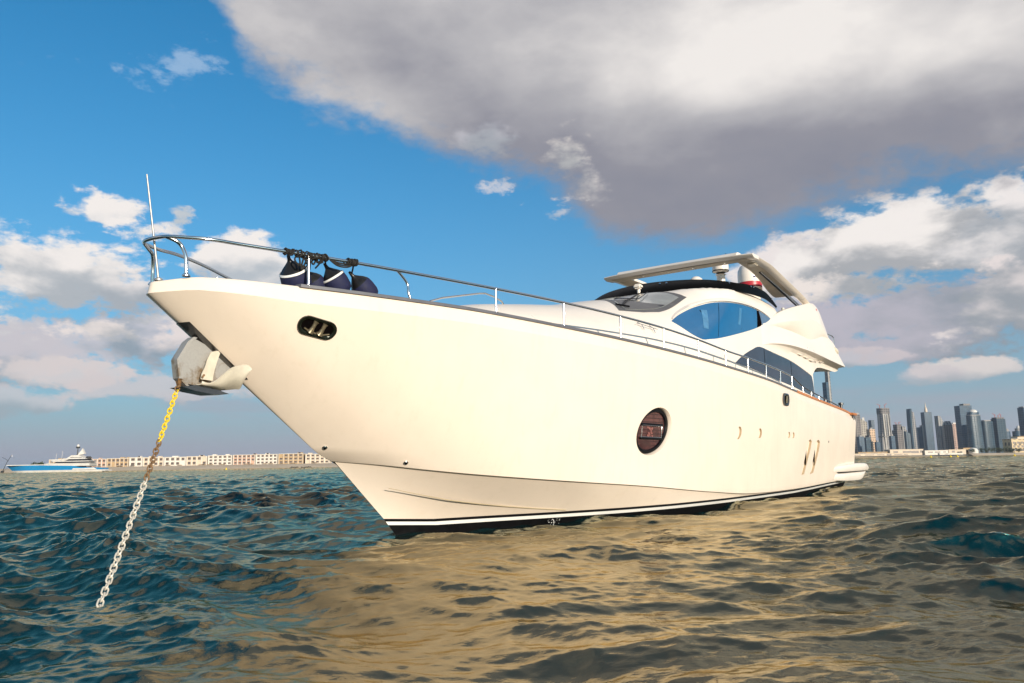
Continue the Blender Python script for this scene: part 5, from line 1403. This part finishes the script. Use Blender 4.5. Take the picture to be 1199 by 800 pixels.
TX = [(884, 1530, 11, 10, 'small dark tree standing left of the other trees by the dome'), (903, 1560, 12, 12, 'round dark tree immediately right of the white dome'), (915, 1545, 13, 12, 'dense dark tree in front of the flat-topped blue tower'), (927, 1570, 14.5, 13, 'tallest dark tree of the row under the thin grey slab'), (938, 1548, 13, 12, 'dark tree below the tower with red cranes'), (951, 1562, 15, 13, 'broad dark tree left of the sandy hotel'), (962, 1556, 12, 12, 'dark tree in front of the left corner of the hotel'), (974, 1548, 11, 13, 'bushy tree hiding the foot of the hotel'), (988, 1552, 12, 13, 'dark tree at the right edge in front of the hotel')]
for i, a in enumerate(TX): tree(*a[:5], seed=i+3)
def buoy(x, y, label):
    b = empty('marker_buoy', (x, y, 0)); tag(b, label, 'buoy', 'yellow marker buoys')
    MB().lathe([(.05, -.4), (.6, -.2), (.75, .1), (.6, .45), (.25, .7), (.2, 1.3), (0, 1.35)], n=14).build('float', M['yellow'], b); MB().lathe([(.12, 1.3), (.12, 1.6), (0, 1.65)], n=8).build('top_mark', M['black'], b)
buoy(267.8, 500, 'yellow buoy floating below the grey sail-shaped tower'); buoy(280.5, 500, 'yellow buoy below the pink tower, close to another one'); buoy(286, 502, 'yellow buoy below the left edge of the broad blue slab'); buoy(321.6, 500, 'yellow buoy off the beach near the right edge'); buoy(-185, 500, 'single yellow buoy off the left beach, right of the chain')

# --- beach, terrace houses and large yacht on the left
land_sheet('left_beach', [-900, -640, -540, -470, -380, -300, -228, -150, -60, 100, 300], [903, 900, 900, 897, 893, 896, 892, 893, 892, 892, 892], [(-6, -1.5), (0, .1), (14, 3.4), (34, 4.6), (900, 5.0)], M['sand'])
def terrace(x, w, h, m, label, bays, floors, seed, roof_bits=True):
    r_ = random.Random(seed); b = empty('terrace_house', (x, 940, 4.5)); tag(b, label, 'house', 'terrace houses along the left beach')
    MB().box((0, 0, h/2), (w, 14, h)).build('wall', m, b, smooth=0)
    MB().box((0, -.3, h+.25), (w+.6, 15.2, .5)).build('roof', M['wallwhite'], b, smooth=0)
    bw = w/bays; proto = None
    pb = MB().box((0, -7.02, 0), (bw*.56, .10, h/floors*.62)); pb.box((0, -7.10, -h/floors*.22), (bw*.62, .12, .22), k=1)
    for i in range(bays):
        for j in range(floors):
            if r_.random() < .06: continue
            if proto is None: proto = o = pb.build('window', [M['winfar'], M['wallwhite']], b, smooth=0)
            else:
                o = proto.copy(); col.objects.link(o); o.parent = b
            o.location = (-w/2+bw*(i+.5), 0, h/floors*(j+.55))
    pr = None
    for i in range(bays+1):
        if pr is None: pr = o = MB().box((0, -7.35, h/2), (.75, .7, h)).build('pier', M['wallwhite'] if m is not M['walltan'] else M['wallcream'], b, smooth=0)
        else:
            o = pr.copy(); col.objects.link(o); o.parent = b
        o.location = (-w/2+bw*i, 0, 0)
    if roof_bits:
        for k in range(2): MB().box((r_.uniform(-w*.4, w*.4), 1, h+1.1), (r_.uniform(2, 5), 4, 1.4)).build('roof_hut', m, b, smooth=0)
    for k in range(2):
        MB().box((r_.uniform(-w*.4, w*.4), -8.6, 1.1), (r_.uniform(3, 7), 2, .35)).build('awning', M['walltan'], b, smooth=0)
    return b
TH = [(-547, 22, 9.6, 'walltan', 'tan block behind the bow of the blue yacht', 4, 2), (-503, 26, 9.4, 'wallpink', 'pinkish terrace house just right of the blue yacht stern', 5, 2), (-476, 25, 9.8, 'walltan', 'tan terrace house between the pinkish one and the narrow white one', 5, 2), (-454, 15, 10.6, 'wallwhite', 'narrow white terrace house left of the anchor chain', 2, 2),
      (-433, 24, 10.2, 'wallcream', 'cream terrace house directly behind the anchor chain', 4, 2), (-407, 25, 10.2, 'wallwhite', 'white terrace house first to the right of the chain', 4, 2), (-381, 24, 10.6, 'wallcream', 'cream terrace house with dark awnings, second to the right of the chain', 4, 2), (-353, 28, 11.2, 'wallwhite', 'long white terrace house behind the small yellow buoy', 5, 3), (-324, 26, 11.4, 'wallpink', 'pinkish taller terrace house, third from the yacht stem', 5, 3), (-297, 25, 11.6, 'wallwhite', 'white terrace house above the dark rocks, second from the yacht stem', 5, 3), (-268, 29, 11.8, 'walltan', 'tan terrace house nearest the yacht stem, partly behind it', 5, 3), (-236, 28, 11.0, 'wallcream', 'cream terrace house cut off by the yacht stem', 5, 3)]
for i, (x, w, h, m, lb, nb, nf) in enumerate(TH): terrace(x, w, h, M[m], lb, nb, nf, i+20)
def rocks(name, x0, x1, y, n, size, label, seed):
    r_ = random.Random(seed); o_ = empty(name, ((x0+x1)/2, y, 0)); mb = MB()
    bm = bmesh.new()
    for i in range(n):
        q = bmesh.ops.create_icosphere(bm, subdivisions=1, radius=1)
        c_ = Vector((r_.uniform(x0, x1)-(x0+x1)/2, r_.uniform(-3, 3), r_.uniform(-.2, size*.5))); s_ = r_.uniform(.5, 1.1)*size
        for v in q['verts']: v.co = Vector((v.co.x*s_*1.5, v.co.y*s_, v.co.z*s_*.7))*r_.uniform(.75, 1.15)+c_
    me = bpy.data.meshes.new(name); bm.to_mesh(me); bm.free(); me.materials.append(M['rock'])
    bpy.data.objects.remove(o_); o = bpy.data.objects.new(name, me); col.objects.link(o); o.location = ((x0+x1)/2, y, 0)
    tag(o, label, 'rocks', None, 'stuff'); return o
rocks('breakwater_rocks', -640, -545, 820, 170, 1.7, 'low brown breakwater rocks at the far left behind the blue yacht', 5)
rocks('shore_rocks', -256, -232, 889, 26, 1.3, 'dark rocks at the water edge below the tan terrace house', 6)
c = empty('harbour_crane', (-592, 900, 1.0), 0); tag(c, 'thin dark harbour crane with crossed jib at the far left edge', 'crane')
MB().tube([(0, 0, 0), (4.5, 0, 11), (9.5, 0, 19.5)], [.35, .3, .2], 6).build('jib', M['steel_dark'], c); MB().tube([(-1.5, 0, 16.5), (2, 0, 15), (6, 0, 12)], .22, 6).build('stay', M['steel_dark'], c); MB().tube([(9.5, 0, 19.5), (9.8, 0, 17)], .12, 5).build('hook_line', M['steel_dark'], c); MB().box((0, 0, .2), (2.5, 2.5, 2)).build('base', M['steel_dark'], c)
hd = tree(-557, 905, 9, 12, 'low green tree behind the blue yacht bow', 41, None)

def superyacht():
    X0 = -458.0
    r = empty('superyacht', (X0, 700, 0)); tag(r, 'long bright blue superyacht with white decks and a dark mast, far off at the left', 'yacht')
    hz = pchip([(0, 6.9), (20, 6.4), (40, 6.0), (55, 5.6), (66, 5.2), (70, 4.2), (80, 3.8), (90, 2.9)])
    hb = pchip([(0, .2), (10, 3.2), (25, 6.2), (45, 7.0), (75, 6.8), (88, 6.2), (90, 6.0)])
    def side(zf, kf, k=0):
        mb = MB(); rows = []
        for i in range(46):
            x = 90*i/45; z0, z1 = zf(x)
            xo = lambda z: x+(1-min(1, x/18))*(7-z)*1.35*0.9
            b = hb(x)
            rows.append([(xo(z0), -b*kf, z0), (xo(z1), -b, z1), (xo(z1), b, z1), (xo(z0), b*kf, z0)])
        mb.grid(rows); mb.add(rows[-1], [(0, 1, 2, 3)]); return mb
    side(lambda x: (1.7, hz(x)), .93).build('hull', M['yblue'], r, smooth=50)
    side(lambda x: (-.4, 1.7), .9).build('white_boot', M['roofwhite'], r, smooth=50)
    def deck(x0, x1, z0, z1, w, front=3, back=1.5, m='roofwhite', nm='deck_house'):
        mb = MB(); a = [(x0, -w, z0), (x1, -w, z0), (x1, w, z0), (x0, w, z0)]; b = [(x0+front, -w*.94, z1), (x1-back, -w*.94, z1), (x1-back, w*.94, z1), (x0+front, w*.94, z1)]
        mb.add(a+b, [(0, 1, 5, 4), (1, 2, 6, 5), (2, 3, 7, 6), (3, 0, 4, 7), (4, 5, 6, 7)]); return mb.build(nm, M[m], r, smooth=0)
    deck(4, 64, 6.2, 6.9, 6.4, 1, 0, nm='foredeck_bulwark'); deck(36, 80, 5.2, 7.0, 6.6, 5, 2); deck(57, 79, 4.5, 6.0, 6.72, 1, 1, 'glassfar', 'main_deck_window')
    deck(38, 80, 7.0, 7.7, 6.8, 3, 0); deck(46, 78, 7.7, 9.0, 6.2, 4, 2, 'glassfar', 'upper_window'); deck(43, 79, 9.0, 9.7, 6.6, 4, 1)
    deck(56, 76, 9.7, 11.2, 5.6, 4, 2, 'glassfar', 'bridge_window'); deck(42, 77, 10.0, 10.9, 5.0, 3, 10); deck(52, 75, 11.2, 11.9, 5.8, 4, 1); deck(57, 72, 11.9, 14.6, 4.4, 4, 4); deck(60, 71, 12.5, 13.2, 4.46, 1, 1, 'glassfar', 'sky_lounge_window')
    deck(64, 86, 1.9, 3.6, 6.9, 1, 3, nm='stern_deck'); deck(80, 93.5, .5, 1.3, 6.0, 1, .5, nm='bathing_platform')
    MB().tube([(64.0, 0, 14), (64.3, 0, 22.5)], [.55, .35], 8).build('mast', M['steel_dark'], r); MB().box((64.3, 0, 21.6), (2.6, 3, 1.5), bevel=.3).build('radar_platform', M['steel_dark'], r)
    MB().lathe([(1.1, 22.4), (1.2, 23.2), (.8, 24.2), (0, 24.5)], (64.3, 0, 0), n=14).build('radome', M['roofwhite'], r)
    mb = MB(); mb.add([(65, -1.5, 14.6), (71, -1.5, 15.8), (70.5, -1.5, 17.2), (68.8, -1.0, 20.6), (67.8, -1, 18.8), (66.2, -1.5, 16.6), (65, 1.5, 14.6), (71, 1.5, 15.8), (70.5, 1.5, 17.2), (68.8, 1.0, 20.6), (67.8, 1, 18.8), (66.2, 1.5, 16.6)], [(0, 1, 2, 3, 4, 5), (11, 10, 9, 8, 7, 6)]+[(i, i+6, (i+1) % 6+6, (i+1) % 6) for i in range(6)]); mb.build('arch_mast', M['roofwhite'], r, smooth=0)
    for x, z in ((46.5, 16.5), (51.8, 18.6)): MB().tube([(x, -3, 10.5), (x+.6, -3, z)], .12, 5).build('aerial', M['roofwhite'], r)
    MB().box((74.5, 0, 12.2), (3, 5, 2.6), bevel=.5).build('funnel', M['steel_dark'], r)
superyacht()

# =====================================================================  the air between here and the far shore
def haze():
    m = bpy.data.materials.new('haze_air'); m.use_nodes = True; t = m.node_tree; t.nodes.clear(); N = NT(t)
    v = N.node('ShaderNodeVolumePrincipled'); v.inputs['Color'].default_value = (.80, .88, 1.0, 1); v.inputs['Density'].default_value = HAZE; v.inputs['Anisotropy'].default_value = .2
    o = N.node('ShaderNodeOutputMaterial'); t.links.new(v.outputs[0], o.inputs['Volume'])
    b = MB().box((0, 0, 198), (130000, 130000, 402)).build('haze', m, None, smooth=0); tag(b, kind='stuff')
HAZE = 3e-5
haze()
